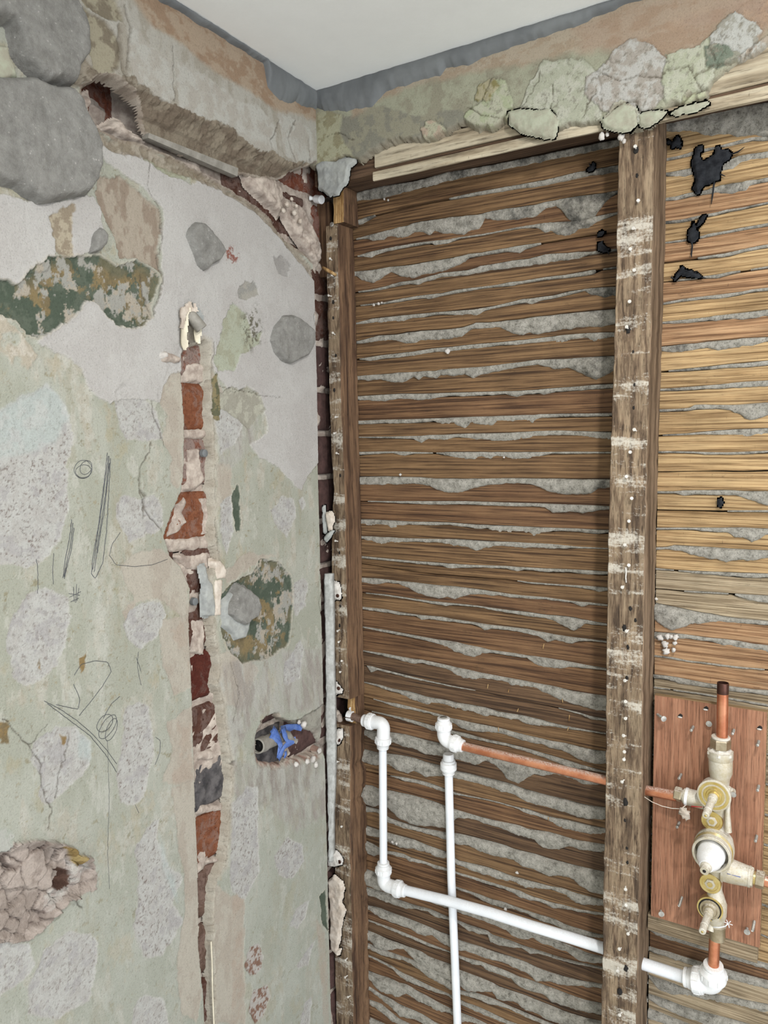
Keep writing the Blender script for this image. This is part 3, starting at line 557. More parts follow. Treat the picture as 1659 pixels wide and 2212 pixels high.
lp = S([(205, 278), (240, 297), (318, 318), (380, 345), (440, 376), (500, 412), (580, 470), (650, 545), (684, 590), (684, 610), (650, 572), (600, 512), (560, 470), (500, 425), (440, 395), (380, 372), (330, 350), (270, 335), (220, 315)]); e = edge(lp, .004)
H -= e*np.abs(fbm(Y, Z, 90, 790, 4))*.010+e*.004; paint(e*.85, (184, 172, 156), (158, 144, 126), f=70, seed=791, hard=.15)
# keep the patch strips off the open corner: ragged arris
arr = np.interp(Zv, *[np.array(q)[::-1] for q in zip(*[(P(px, py, 0, 0)[1], P(px, py, 0, 0)[2]) for px, py in ((684, 560), (684, 592), (687, 700), (690, 745), (687, 800), (691, 900), (691, 1000), (694, 1090), (697, 1130), (697, 1240), (694, 1330), (702, 1400), (702, 1520), (700, 1640), (707, 1750), (708, 1900), (711, 2040), (714, 2212))])])
arrg = np.broadcast_to(arr[None, :], Y.shape)
de = (arrg-Y)+w3*.003+w1*.003; H -= np.exp(-np.clip(de, 0, 1)/.0015)*.002; paint(smooth(.004, 0, de)*(Z < 2.1)*.7, (206, 198, 182), (150, 132, 104), f=90, seed=800)
keepv = (cut < .0034) & ((de > 0) | (Z > P(684, 560, 0, 0)[2]))
topfix = Z > CEIL-.0006
k4 = keepv[:-1, :-1] & keepv[1:, :-1] & keepv[1:, 1:] & keepv[:-1, 1:]
verts = np.stack([H, Y, Z], -1).reshape(-1, 3); faces = grid_faces(len(Yv), len(Zv), k4)[:, ::1]
verts, faces, cols = compact(verts, faces, C.reshape(-1, 3))
wall_left = struct(mesh('wall_left', verts, faces, M['plaster'], colors=cols, origin=(0, -.38, 1.49)))
WL = wall_left
# plain continuation of the same wall outside the photographed area
mb = MB(); mb.box((-.03, -3.2, 0), (0, -.76, CEIL)); mb.box((-.03, -.76, 0), (0, -.012, .60)); PL = simple('plain_plaster', (194, 196, 178), .9, 0, (204, 202, 190), 20)
mb.build('plain_plaster', PL, WL, smooth_=False)
# ------------------------------------------------------------------ brickwork behind the plaster
def chz(py):
    px = np.interp(py, [700, 900, 1160, 1300, 1500, 1700, 1900, 2212], [410, 420, 410, 425, 432, 450, 450, 452]); return float(P(px, py, 0, -.02)[2])
JY = [821, 937, 1054, 1173, 1291, 1402, 1515, 1632, 1746, 1860, 1975, 2095]
JZ = [chz(j) for j in JY]; pitch = (JZ[1]-JZ[-1])/10
while JZ[0] < CEIL-.02: JZ.insert(0, JZ[0]+pitch)
while JZ[-1] > .55: JZ.append(JZ[-1]-pitch)
open_ = cut > .001
def is_open(y0, y1, z0, z1):
    i0, i1 = np.searchsorted(Yv, [y0, y1]); j0, j1 = np.searchsorted(Zv, [z0, z1]); return y1 > -.03 or open_[i0:i1, j0:j1].any()
def brick(y0, y1, z0, z1, x, mat, seed, amp=.004, name='brick'):
    ny, nz = max(4, int((y1-y0)/.006)), max(4, int((z1-z0)/.005)); yy = np.linspace(y0, y1, ny+1); zz = np.linspace(z0, z1, nz+1)
    YY, ZZ = np.meshgrid(yy, zz, indexing='ij'); e = np.minimum(np.minimum(YY-y0, y1-YY), np.minimum(ZZ-z0, z1-ZZ))
    X = x-.004*np.exp(-e/.003)+fbm(YY+seed*.37, ZZ, 60, 900, 4, .7)*amp*2
    jj = fbm(YY+seed, ZZ, 50, 911, 3)*.004; V3 = np.stack([X, YY+jj, ZZ+jj*.7], -1).reshape(-1, 3)
    f = grid_faces(ny+1, nz+1).tolist(); n = nz+1
    rim = [i*n for i in range(ny+1)]+[ny*n+j for j in range(1, nz+1)]+[i*n+nz for i in range(ny-1, -1, -1)]+[j for j in range(nz-1, 0, -1)]
    b = len(V3); back = V3[rim].copy(); back[:, 0] = x-.045; V3 = np.vstack([V3, back])
    for k in range(len(rim)): k1 = (k+1) % len(rim); f.append([rim[k1], rim[k], b+k, b+k1])
    return mesh(name, V3, f, mat, WL)
pal = {937: 'brick_orange', 1054: 'brick_pink', 1173: 'brick_orange', 1291: 'brick_dark', 1402: 'brick_dark', 1515: 'brick_deep', 1632: 'brick_dark', 1746: 'brick_black', 1860: 'brick_orange', 1975: 'brick_brown', 2095: 'brick_brown', 821: 'brick_pink'}
bott = {round(chz(j), 4): v for j, v in pal.items()}
ci = 0
for a, b in zip(JZ[:-1], JZ[1:]):
    z1, z0 = a-.0055, b+.0055; matn = bott.get(round(b, 4), None); off = 0 if ci % 2 else .115
    y = -.80+off
    while y < .09:
        y1 = min(y+.222, .10)
        if is_open(y, y1, z0, z1):
            mid = (y+y1)/2; top = z0 > 1.9
            if matn and y < -.28 and y1 > -.36: mt = matn
            else: mt = ['brick_deep', 'brick_dark', 'brick_red'][(ci+int(y*20)) % 3] if top else ['brick_orange', 'brick_dark', 'brick_red'][(ci+int(y*30)) % 3]
            if y1 > -.03 and not top: mt = 'brick_shaded'
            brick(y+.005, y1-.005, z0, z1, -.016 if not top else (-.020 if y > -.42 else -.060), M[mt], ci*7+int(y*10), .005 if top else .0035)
        y += .232
    ci += 1
yy = np.arange(-.80, .11, .005); zz = np.arange(.55, 2.42, .005); A, B = np.meshgrid(yy, zz, indexing='ij')
X = -.0235+fbm(A, B, 50, 820, 5, .65)*.010; X += .007*smooth(.08, .16, fbm(A, B, 22, 830, 4)); X -= .040*smooth(-.36, -.40, A)*smooth(1.98, 2.02, B)
mo = mesh('mortar_bed', np.stack([X, A, B], -1).reshape(-1, 3), grid_faces(len(yy), len(zz)), M['mortar'], WL)
# ------------------------------------------------------------------ adhesive pads still bonded to the wall
def pad(poly, thick, x=0., name='adhesive_pad', parent=None, mat=None, seed=1, fall=.006, tilt=0., rough=.002, label=None, ang=1.):
    w = wl_left(poly, x); a = np.array(w); st = .002; yy = np.arange(a[:, 0].min()-.006, a[:, 0].max()+.006, st); zz = np.arange(a[:, 1].min()-.006, a[:, 1].max()+.006, st)
    A, B = np.meshgrid(yy, zz, indexing='ij'); q1 = fbm(A+seed, B, 60, 61, 4, .6)*.006*ang; q2 = fbm(A+seed, B, 60, 65, 4, .6)*.006*ang
    s = sdf(w, A+q1, B+q2); pr = np.clip(s/fall, 0, 1); pr = 1-(1-pr)**2.5
    X = x-.003+(thick+.003)*pr+fbm(A+seed, B, 35, 68, 5, .65)*rough*3*pr+tilt*(B-a[:, 1].mean())*pr
    kp = s > -st*.9; k4 = kp[:-1, :-1] | kp[1:, :-1] | kp[1:, 1:] | kp[:-1, 1:]; X = np.where(s < 0, x-.004, X)
    vv, ff, _ = compact(np.stack([X, A, B], -1).reshape(-1, 3), grid_faces(len(yy), len(zz), k4))
    o = mesh(name, vv, ff, mat or M['adhesive'], parent or WL)
    if label: o['label'] = label
    return o
def lumps(pts, name, mat, parent, x, r0, seed=1, flat=.5, cat=None):
    rs = random.Random(seed); out = []
    for k, (px, py, r) in enumerate(pts):
        p = P(px, py, 0, x); mb = MB(); mb.lump(p, r*r0, seed+k, 9, (flat, 1, rs.uniform(.7, 1.1)), rough=.18); out.append(mb.build(name, mat, parent))
    return out
def clods(polys, name, mat, x, th, seed, fall=.005, rough=.004):
    for k, p in enumerate(polys): pad(p, th, x, name, WL, mat, seed+k, fall, rough=rough, ang=1.4)
clods([[(396, 785), (432, 782), (438, 800), (434, 826), (398, 828), (392, 805)], [(398, 928), (440, 926), (446, 940), (438, 950), (400, 948)], [(400, 970), (428, 965), (432, 1015), (440, 1040), (420, 1062), (396, 1060), (398, 1010)],
       [(376, 1090), (392, 1070), (400, 1085), (388, 1108), (400, 1130), (385, 1150), (355, 1165), (358, 1130)], [(352, 1162), (400, 1160), (452, 1156), (456, 1185), (400, 1192), (362, 1196)], [(362, 1200), (452, 1190), (456, 1222), (430, 1240), (400, 1230)],
       [(408, 1340), (438, 1336), (442, 1400), (430, 1418), (408, 1412)], [(418, 1622), (455, 1618), (460, 1640), (420, 1644)], [(425, 1738), (478, 1732), (478, 1752), (426, 1758)], [(428, 1855), (470, 1850), (468, 1866), (430, 1868)], [(410, 1280), (440, 1276), (442, 1304), (410, 1306)], [(424, 1070), (446, 1072), (446, 1160), (430, 1155), (436, 1110)]], 'lime_clod', M['mortar'], -.019, .006, 70)
clods([[(520, 372), (560, 378), (600, 388), (612, 430), (600, 470), (570, 440), (530, 400)], [(596, 428), (640, 478), (676, 530), (684, 585), (668, 560), (640, 520), (610, 470)], [(612, 425), (640, 440), (665, 480), (690, 530), (690, 570), (650, 520), (610, 470)],
       [(205, 277), (232, 268), (246, 256), (262, 262), (272, 280), (300, 292), (318, 312), (270, 300), (235, 290)], [(165, 215), (190, 200), (192, 232), (180, 250), (172, 235)]], 'lime_clod', M['mortar'], -.014, .010, 90, .010, .006)
lumps([(620, 442, .6), (612, 455, .5), (636, 460, .6), (648, 478, .5), (630, 430, .4), (640, 445, .4)], 'stone_chip', M['skim_white'], WL, .004, .009, 60, .8)
pad([(-120, -120), (120, -120), (148, 0), (168, 40), (178, 90), (178, 130), (160, 160), (150, 192), (120, 186), (90, 190), (68, 178), (35, 142), (20, 120), (8, 60), (-120, 40)], .026, 0, seed=2, fall=.010, label='thick grey adhesive pad in the top left corner')
pad([(-120, 165), (0, 165), (60, 170), (90, 182), (140, 190), (165, 215), (172, 240), (195, 280), (208, 320), (212, 360), (200, 400), (180, 425), (165, 430), (80, 445), (50, 430), (20, 408), (-120, 380)], .022, 0, seed=3, fall=.010, label='largest grey adhesive pad, round, below the corner one')
pad([(-60, 90), (10, 100), (28, 150), (35, 172), (0, 180), (-60, 180)], .010, 0, mat=M['green_flake'], name='paint_flake', seed=4)
pad([(405, 490), (420, 478), (435, 480), (455, 505), (475, 525), (482, 545), (470, 565), (450, 578), (440, 588), (425, 575), (410, 535), (400, 510)], .013, .002, seed=5, fall=.007, label='small triangular grey adhesive lump', ang=.6)
pad([(582, 735), (590, 705), (610, 682), (630, 680), (655, 695), (672, 715), (672, 745), (660, 770), (625, 787), (605, 780), (590, 760)], .012, .002, seed=6, fall=.007, label='round grey adhesive pad by the corner', ang=.6)
pad([(478, 1300), (500, 1275), (512, 1262), (530, 1270), (548, 1285), (556, 1310), (548, 1335), (535, 1345), (528, 1378), (505, 1384), (500, 1372), (478, 1352), (474, 1325)], .008, 0, mat=M['caulk'], seed=7, fall=.006, ang=.5)
pad([(487, 1300), (503, 1274), (512, 1262), (530, 1270), (548, 1285), (556, 1310), (547, 1333), (532, 1342), (524, 1352), (505, 1345), (484, 1328)], .015, .002, seed=8, fall=.006, label='smooth grey adhesive lump on the dark green patch', ang=.5)
pad([(187, 548), (200, 505), (215, 490), (228, 508), (227, 532), (208, 548)], .012, 0, seed=9, fall=.006)
# ------------------------------------------------------------------ pencil scribbles, laid on the paint
def hsurf(y, z):
    i = int(np.clip((y-Yv[0])/DY, 0, len(Yv)-1)); j = int(np.clip((z-Zv[0])/DY, 0, len(Zv)-1)); return float(H[i, j])
def scribble(strokes, name='pencil_mark', mat='graphite', r=.00036):
    mb = MB()
    for pts in strokes:
        a = np.array(pts, float); d = np.r_[0, np.cumsum(np.hypot(*np.diff(a, axis=0).T))]; n = max(3, int(d[-1]/5)); t = np.linspace(0, d[-1], n)
        xs, ys = np.interp(t, d, a[:, 0]), np.interp(t, d, a[:, 1]); q = P(xs, ys, 0, 0)
        mb.tube([(hsurf(p[1], p[2])+.0002, p[1]+random.uniform(-.0003, .0003), p[2]) for p in q], r, 5)
    return mb.build(name, M[mat], WL)
def loop(cx, cy, rx, ry, a=0, n=22, turns=1.):
    return [(cx+rx*math.cos(t)*math.cos(a)-ry*math.sin(t)*math.sin(a), cy+rx*math.cos(t)*math.sin(a)+ry*math.sin(t)*math.cos(a)) for t in [turns*2*math.pi*k/n for k in range(n+1)]]
scribble([loop(179, 1014, 19, 20, .3), loop(180, 1018, 17, 14, -.2), loop(185, 1010, 12, 16, .5)])
scribble([[(231, 978), (222, 1060), (212, 1140), (200, 1210), (197, 1240), (205, 1250), (222, 1215), (230, 1150), (238, 990)], [(233, 985), (220, 1090), (206, 1190), (200, 1230)], [(235, 985), (226, 1080), (212, 1170), (203, 1235)], [(236, 1000), (224, 1110), (210, 1195)]], r=.00048)
scribble([[(155, 1122), (150, 1165), (140, 1215), (136, 1248)], [(158, 1130), (152, 1180), (142, 1225), (138, 1246)], [(160, 1140), (154, 1190), (143, 1230), (139, 1250)]], r=.00048)
scribble([[(80, 1208), (82, 1240), (82, 1282)], [(116, 1195), (114, 1225), (115, 1262)]])
scribble([[(260, 1150), (242, 1175), (236, 1200), (250, 1220), (290, 1224), (330, 1220), (362, 1208)]])
scribble([[(148, 1282), (172, 1286)], [(152, 1300), (170, 1292)], [(158, 1268), (160, 1300)], [(165, 1262), (163, 1302)], [(170, 1270), (166, 1298)], [(150, 1290), (174, 1278)]])
scribble([[(95, 1514), (130, 1532), (165, 1556), (200, 1586), (230, 1620), (252, 1650)], [(102, 1520), (150, 1556), (195, 1590), (228, 1630), (252, 1668)], [(120, 1522), (168, 1532), (172, 1510), (158, 1478)],
          [(170, 1546), (200, 1510), (222, 1480), (240, 1450), (232, 1430), (205, 1427), (175, 1435), (160, 1458)], loop(232, 1570, 30, 13, -1.0, 24), loop(240, 1576, 26, 10, -1.2, 24), loop(226, 1562, 22, 14, -.9, 24), [(222, 1552), (240, 1520), (258, 1504)]], r=.0004)
scribble([[(298, 1408), (296, 1440), (304, 1480)], [(294, 1420), (304, 1450)]])
scribble([[(336, 1592), (346, 1600), (345, 1625), (335, 1652)], [(292, 1738), (300, 1756)]])
scribble([[(232, 1600), (236, 1720), (232, 1840), (236, 1920)]], r=.00025)
scribble([[(420, 1008), (419, 1020)]], 'red_mark', 'red_mark')
# ------------------------------------------------------------------ ceiling, floor, right wall backing
YL = .065                                                        # lath faces
xx = np.arange(-.03, 2.6, .03); yy = np.arange(-3.2, .02, .03); A, B = np.meshgrid(xx, yy, indexing='ij')
f = grid_faces(len(xx), len(yy))[:, ::-1]
struct(mesh('ceiling', np.stack([A, B, CEIL+.0008*fbm(A, B, 3, 850, 3)], -1).reshape(-1, 3), f, M['ceiling'], origin=(1, -1.4, CEIL)))
struct(MB().box((-.03, -3.2, -.02), (2.6, .12, 0)).build('floor', M['floor'], smooth_=False))
wall_right = struct(MB().box((-.02, .082, 0), (2.6, .11, CEIL)).build('wall_right', M['back'], smooth_=False, origin=(1.2, .09, 1.2)))
WR = wall_right
# ------------------------------------------------------------------ frieze plaster over the partition
DX = .0015
Xf = np.arange(.0, 1.0, DX); Zf = np.arange(2.16, CEIL+.0005, DX)
Y_, Z_ = np.meshgrid(Xf, Zf, indexing='ij')
_save = (Y, Z, YW, ZW, YS, ZS, Yv, Zv, C, H)
Y, Z, Yv, Zv = Y_, Z_, Xf, Zf
w1 = fbm(Y, Z, 45, 1011, 4, .6); w2 = fbm(Y, Z, 45, 1031, 4, .6); w3 = fbm(Y, Z, 260, 1051, 2)
YW = Y+w1*.012+w3*.003; ZW = Z+w2*.012-w3*.003; YS = Y+w1*.004; ZS = Z+w2*.004
def wl(poly, y=-.02):
    a = np.array(poly, float); q = P(a[:, 0], a[:, 1], 1, y); return [(p[0], p[2]) for p in q]
H = .020+fbm(Y, Z, 9, 1003, 3)*.004+fbm(Y, Z, 120, 1005, 3)*.0008; C = np.zeros(Y.shape+(3,))
FY = -.02; wl_right = wl
paint(np.ones(Y.shape), (180, 180, 158), (164, 160, 140), f=40, seed=1070, hard=.2)
def S2(p, clean=False, feather=.02): return S(p, FY, clean, feather)
paint(edge(S2([(700, 238), (745, 250), (800, 235), (850, 235), (900, 250), (1000, 235), (1010, 270), (930, 300), (850, 312), (800, 330), (770, 350), (700, 360), (740, 300)]), .006), (150, 148, 134), (166, 162, 142), f=60, seed=1071)
paint(edge(S2([(695, 240), (740, 248), (735, 290), (760, 330), (768, 350), (684, 362), (684, 250)]), .006), (188, 186, 158), (164, 158, 128), f=60, seed=1072)
paint(edge(S2([(760, 255), (830, 215), (900, 185), (1000, 160), (1060, 150), (1130, 140), (1200, 120), (1280, 108), (1330, 90), (1400, 40), (1500, -20), (1300, -20), (1000, 100), (760, 230)]), .012), (190, 176, 156), (182, 164, 142), f=40, seed=1073, aniso=2.)
paint(edge(S2([(1240, 60), (1400, 0), (1659, -80), (1900, -160), (1900, 120), (1659, 60), (1640, 110), (1600, 60), (1570, 30), (1545, 60), (1520, 110), (1450, 120), (1420, 150), (1330, 110), (1260, 110)]), .02), (186, 166, 146), (178, 154, 132), f=30, seed=1074, hard=.2, aniso=2.5)
paint(edge(S2([(1440, 60), (1540, 20), (1659, -10), (1800, -40), (1800, 70), (1659, 60), (1600, 40)]), .03)*.7, (176, 150, 132), (190, 160, 136), f=30, seed=1075)
for k, (p, a, b) in enumerate([
    ([(1000, 250), (1040, 220), (1060, 170), (1090, 175), (1105, 215), (1110, 240), (1095, 265), (1080, 280), (1060, 282), (1020, 270)], (188, 194, 162), (200, 200, 178)),
    ([(1025, 215), (1038, 180), (1065, 168), (1082, 185), (1060, 215), (1030, 220)], (150, 142, 98), (188, 180, 150)),
    ([(1120, 240), (1140, 185), (1175, 130), (1210, 130), (1260, 125), (1290, 160), (1300, 220), (1300, 270), (1260, 275), (1210, 292), (1190, 300), (1130, 285), (1100, 268)], (190, 192, 172), (204, 204, 188)),
    ([(1265, 165), (1300, 145), (1340, 90), (1380, 88), (1410, 100), (1440, 130), (1450, 200), (1400, 240), (1340, 250), (1300, 235), (1265, 200)], (204, 202, 196), (184, 176, 166)),
    ([(1440, 120), (1500, 100), (1550, 60), (1560, 120), (1540, 180), (1500, 200), (1480, 240), (1440, 225), (1430, 180)], (191, 194, 170), (202, 203, 184)),
    ([(1530, 80), (1560, 40), (1590, 25), (1620, 45), (1645, 60), (1640, 90), (1600, 130), (1560, 140), (1530, 110)], (204, 204, 198), (172, 168, 156)),
    ([(1520, 100), (1550, 100), (1575, 112), (1600, 122), (1590, 132), (1555, 146), (1525, 142), (1518, 120)], (132, 142, 126), (166, 164, 148)),
    ([(1600, 120), (1659, 75), (1800, 20), (1800, 60), (1659, 110), (1620, 125), (1590, 140)], (206, 206, 200), (190, 176, 160)),
    ([(1300, 255), (1345, 215), (1375, 235), (1380, 262), (1360, 280), (1320, 275)], (206, 204, 186), (192, 186, 168)),
    ([(1375, 245), (1410, 238), (1440, 240), (1420, 262), (1395, 275), (1378, 268)], (206, 206, 192), (192, 190, 170)),
    ([(1445, 240), (1485, 200), (1530, 190), (1530, 205), (1500, 225), (1460, 245)], (200, 204, 172), (196, 192, 172)),
    ([(905, 285), (920, 260), (940, 258), (962, 280), (945, 300), (915, 298)], (198, 196, 170), (200, 180, 160))]):
    s = S2(p); e = edge(s, .001); H += e*.0016; paint(e, a, b, f=90, seed=1100+k, hard=.12); rim = np.exp(-((s+.0005)/.0008)**2); H -= rim*.0015
    paint(e*smooth(.1, .18, fbm(Y, Z, 150, 1130+k, 5, .75))*.6, (132, 126, 112))
for pts, w_ in (([(1098, 240), (1130, 235), (1180, 238), (1200, 250)], .0016), ([(1165, 155), (1150, 200), (1120, 240)], .0007), ([(1290, 200), (1270, 225), (1255, 250)], .0008), ([(1325, 245), (1345, 225), (1375, 220), (1378, 240), (1410, 238), (1440, 235)], .0018),
    ([(1300, 160), (1340, 172), (1380, 165), (1430, 170), (1445, 150), (1480, 148), (1500, 168)], .0008), ([(1430, 260), (1470, 220), (1510, 190), (1545, 195)], .0022), ([(1510, 190), (1500, 165), (1540, 140), (1600, 135), (1640, 85)], .001), ([(1010, 230), (1040, 250), (1090, 255)], .0007),
    ([(1195, 185), (1195, 230), (1205, 255)], .0007), ([(1080, 270), (1098, 245)], .0016), ([(700, 300), (735, 290), (765, 300)], .0006), ([(1160, 250), (1140, 285)], .0009)):
    w = wl(pts); d = linedist(w, YW, ZW); m = np.exp(-(d/w_)**2); H -= m*max(.0025, w_*2.2); paint(m*.6, (116, 106, 86))
OUT = [(640, -200), (640, 362), (690, 362), (712, 352), (745, 345), (775, 350), (795, 330), (830, 318), (855, 308), (900, 306), (925, 302), (960, 290), (1000, 268), (1030, 282), (1070, 282), (1090, 262), (1105, 266), (1130, 288), (1192, 300), (1202, 285), (1240, 275), (1290, 268), (1310, 280), (1340, 285), (1372, 280), (1400, 278), (1416, 262), (1430, 262), (1450, 228), (1480, 230), (1530, 215), (1540, 185), (1580, 150), (1640, 118), (1659, 98), (1750, 60), (2300, -150), (2300, -900)]
s = S2(OUT, feather=.4); e = smooth(0, .006, s); H = H-(1-e)*.010-e*0
brk = smooth(.010, .0, s); H += brk*(fbm(Y, Z, 110, 1201, 4)*.012-.003); paint(brk*.8, (178, 168, 150), (158, 146, 126), f=100, seed=1202, hard=.15)
H = np.where(s < .0008, .004, H)
kp = s > -.0008; k4 = kp[:-1, :-1] & kp[1:, :-1] & kp[1:, 1:] & kp[:-1, 1:]
vv, ff, cc = compact(np.stack([Y, -H, Z], -1).reshape(-1, 3), grid_faces(len(Xf), len(Zf), k4), C.reshape(-1, 3))
mesh('frieze_plaster', vv, ff, M['plaster'], WR, colors=cc)
def rslab(poly, thick, y, name, mat, parent, seed=1, fall=.003, colors=None, label=None, rough=.0015):
    """broken plate standing off the right wall: outline on plane y, its face towards the room"""
    w = wl_right(poly, y); a = np.array(w); st = .0018; xs = np.arange(a[:, 0].min()-.005, a[:, 0].max()+.005, st); zs = np.arange(a[:, 1].min()-.005, a[:, 1].max()+.005, st)
    A, B = np.meshgrid(xs, zs, indexing='ij'); q1 = fbm(A+seed, B, 90, 61, 4, .6)*.005; q2 = fbm(A+seed, B, 90, 65, 4, .6)*.005
    s = sdf(w, A+q1, B+q2); pr = np.clip(s/fall, 0, 1); pr = 1-(1-pr)**2
    Yy = y-(thick*pr+fbm(A+seed, B, 60, 68, 5, .65)*rough*3*pr); Yy = np.where(s < 0, y+.001, Yy)
    kp = s > -st*.9; k4 = kp[:-1, :-1] | kp[1:, :-1] | kp[1:, 1:] | kp[:-1, 1:]
    vv, ff, _ = compact(np.stack([A, Yy, B], -1).reshape(-1, 3), grid_faces(len(xs), len(zs), k4))
    n = len(vv); vb = vv.copy(); vb[:, 1] = y+.001                        # closed back
    o = mesh(name, np.vstack([vv, vb]), np.vstack([ff, ff[:, ::-1]+n]), mat, parent)
    if label: o['label'] = label
    return o
frp = [c for c in WR.children if c.name.startswith('frieze')][0]
rslab([(1098, 242), (1130, 236), (1185, 238), (1206, 262), (1198, 300), (1165, 296), (1128, 288), (1100, 265)], .003, -.0212, 'loose_flake', M['green_flake'], WR, 5)
rslab([(1300, 262), (1322, 240), (1348, 222), (1374, 232), (1378, 268), (1362, 284), (1330, 284), (1305, 276)], .0035, -.0212, 'loose_flake', M['green_flake'], WR, 6)
rslab([(1378, 246), (1405, 240), (1440, 240), (1418, 262), (1398, 276), (1382, 272)], .0035, -.0212, 'loose_flake', M['green_flake'], WR, 7)
rslab([(1448, 244), (1480, 228), (1520, 218), (1530, 224), (1500, 240), (1462, 248)], .0035, -.0212, 'loose_flake', M['green_flake'], WR, 8)
rslab([(684, 358), (700, 346), (728, 350), (745, 340), (768, 342), (770, 352), (757, 362), (752, 385), (750, 398), (738, 408), (732, 420), (712, 424), (702, 415), (688, 410), (688, 380)], .006, -.014, 'plaster_flap', M['caulk'], WR, 9, label='grey plaster flap hanging below the frieze at the corner')
for k, (px, py, r) in enumerate(((1342, 296, 7), (1300, 294, 7), (1348, 305, 4), (1312, 290, 4))):
    p = P(px, py, 1, -.014); MB().lump(p, r*.00066, k, 8, (1, .7, 1.2)).build('crumb', M['dab_white'], WR)
# grey primer run along both ceiling edges
def sealant(axis, pts, name, seed):
    """pts: (px, py_bottom) on the wall; fillet from ceiling to wall"""
    w = [(P(px, py, 1, -.022)[0], P(px, py, 1, -.022)[2]) if axis == 'x' else (P(px, py, 0, .022)[1], P(px, py, 0, .022)[2]) for px, py in pts]
    w = sorted(w); a = np.array(w); t = np.arange(a[0, 0], a[-1, 0], .002); zb = np.minimum(np.interp(t, a[:, 0], a[:, 1])+fbm(t, t*0, 60, seed, 4)*.008, CEIL-.004)
    K = 7; vs = []
    for i, q in enumerate(t):
        for k in range(K):
            v = k/(K-1); z = CEIL+.001+(zb[i]-CEIL-.001)*v; off = .0235+.0075*math.sin(math.pi*min(1, v*1.05+.12))**.7*(1-.3*v)+float(fbm(np.array([q]), np.array([v*.03]), 70, seed+9, 3)[0])*.003
            if k == K-1: off = .017
            vs.append((q, -off, z) if axis == 'x' else (off, q, z))
    f = grid_faces(len(t), K)
    return struct(mesh(name, vs, f[:, ::-1] if axis == 'x' else f[:, ::-1], M['sealant']))
sealant('x', [(684, 236), (700, 242), (730, 245), (748, 249), (775, 240), (800, 236), (830, 206), (860, 192), (905, 176), (950, 168), (962, 150), (1010, 143), (1060, 117), (1100, 104), (1150, 86), (1270, 48), (1300, 30), (1380, -2), (1500, -45), (1900, -170)], 'trim_1', 1300)
sealant('y', [(700, 244), (684, 240), (668, 232), (655, 230), (640, 224), (622, 230), (600, 215), (580, 192), (576, 165), (572, 140), (520, 106), (400, 34), (330, -8), (100, -150)], 'trim_2', 1330)
MB().lump(P(688, 214, 1, -.025), .007, 3, 10, (1, .5, .9), rough=.12).build('sealant_blob', M['sealant'], bpy.data.objects['trim_1'])
# ------------------------------------------------------------------ timber header with its bleached battens
hd = empty('timber_header', (.9, .02, 2.222)); tag(hd, 'dark timber head beam with bleached battens, under the broken plaster frieze', 'beam')
def zat(px, py, y): return float(P(px, py, 1, y)[2])
def board(name, x0, x1, zb, zt, yf, yb, mat, parent, seed=0, n=40, wob=.0012, ragged=0.):
    xs = np.linspace(x0, x1, n+1); sec = []
    for i, x in enumerate(xs):
        a = float(fbm(np.array([x]), np.array([0.]), 14, 1400+seed, 3)[0])*wob*2; b = float(fbm(np.array([x]), np.array([.5]), 14, 1410+seed, 3)[0])*wob*2
        xo = x+(ragged*random.uniform(-1, 1) if i in (0, n) else 0); zb_ = zb(x) if callable(zb) else zb; zt_ = zt(x) if callable(zt) else zt
        sec.append([(xo, yb, zb_+a), (xo, yf+.001, zb_+a), (xo, yf, zb_+a+.0015), (xo, yf, zt_+b-.0015), (xo, yf+.001, zt_+b), (xo, yb, zt_+b)])
    v = [p for s_ in sec for p in s_]; f = []
    for i in range(n):
        for k in range(6): k1 = (k+1) % 6; f.append((i*6+k, (i+1)*6+k, (i+1)*6+k1, i*6+k1))
    f.append(tuple(range(6))); f.append(tuple(n*6+k for k in range(5, -1, -1)))
    v = np.array(v); return mesh(name, v, f, mat, parent, smooth_=False)
board('beam', .0, 2.5, 2.2385, 2.34, .0, .080, M['header'], hd, 1)
x0a = float(P(805, 385, 1, -.01)[0]); xb = float(P(1425, 262, 1, -.01)[0])
board('batten', x0a, xb, 2.2235, 2.2385, -.010, -.0056, M['pale_wood'], hd, 2, ragged=.004)
board('batten', x0a+.002, xb, 2.2460, 2.275, -.006, .000, M['pale_wood'], hd, 3)
board('packing_strip', x0a+.01, xb, 2.2385, 2.2470, -.0015, .004, M['header'], hd, 4, wob=.003)
board('batten', xb-.012, 2.5, 2.2165, 2.232, -.014, -.0056, M['pale_wood'], hd, 5)
board('batten', xb-.012, 2.5, 2.2375, 2.30, -.012, .004, M['pale_wood'], hd, 6, wob=.003)
board('packing_strip', xb-.012, 2.5, 2.231, 2.2385, -.008, -.0056, M['header'], hd, 7)
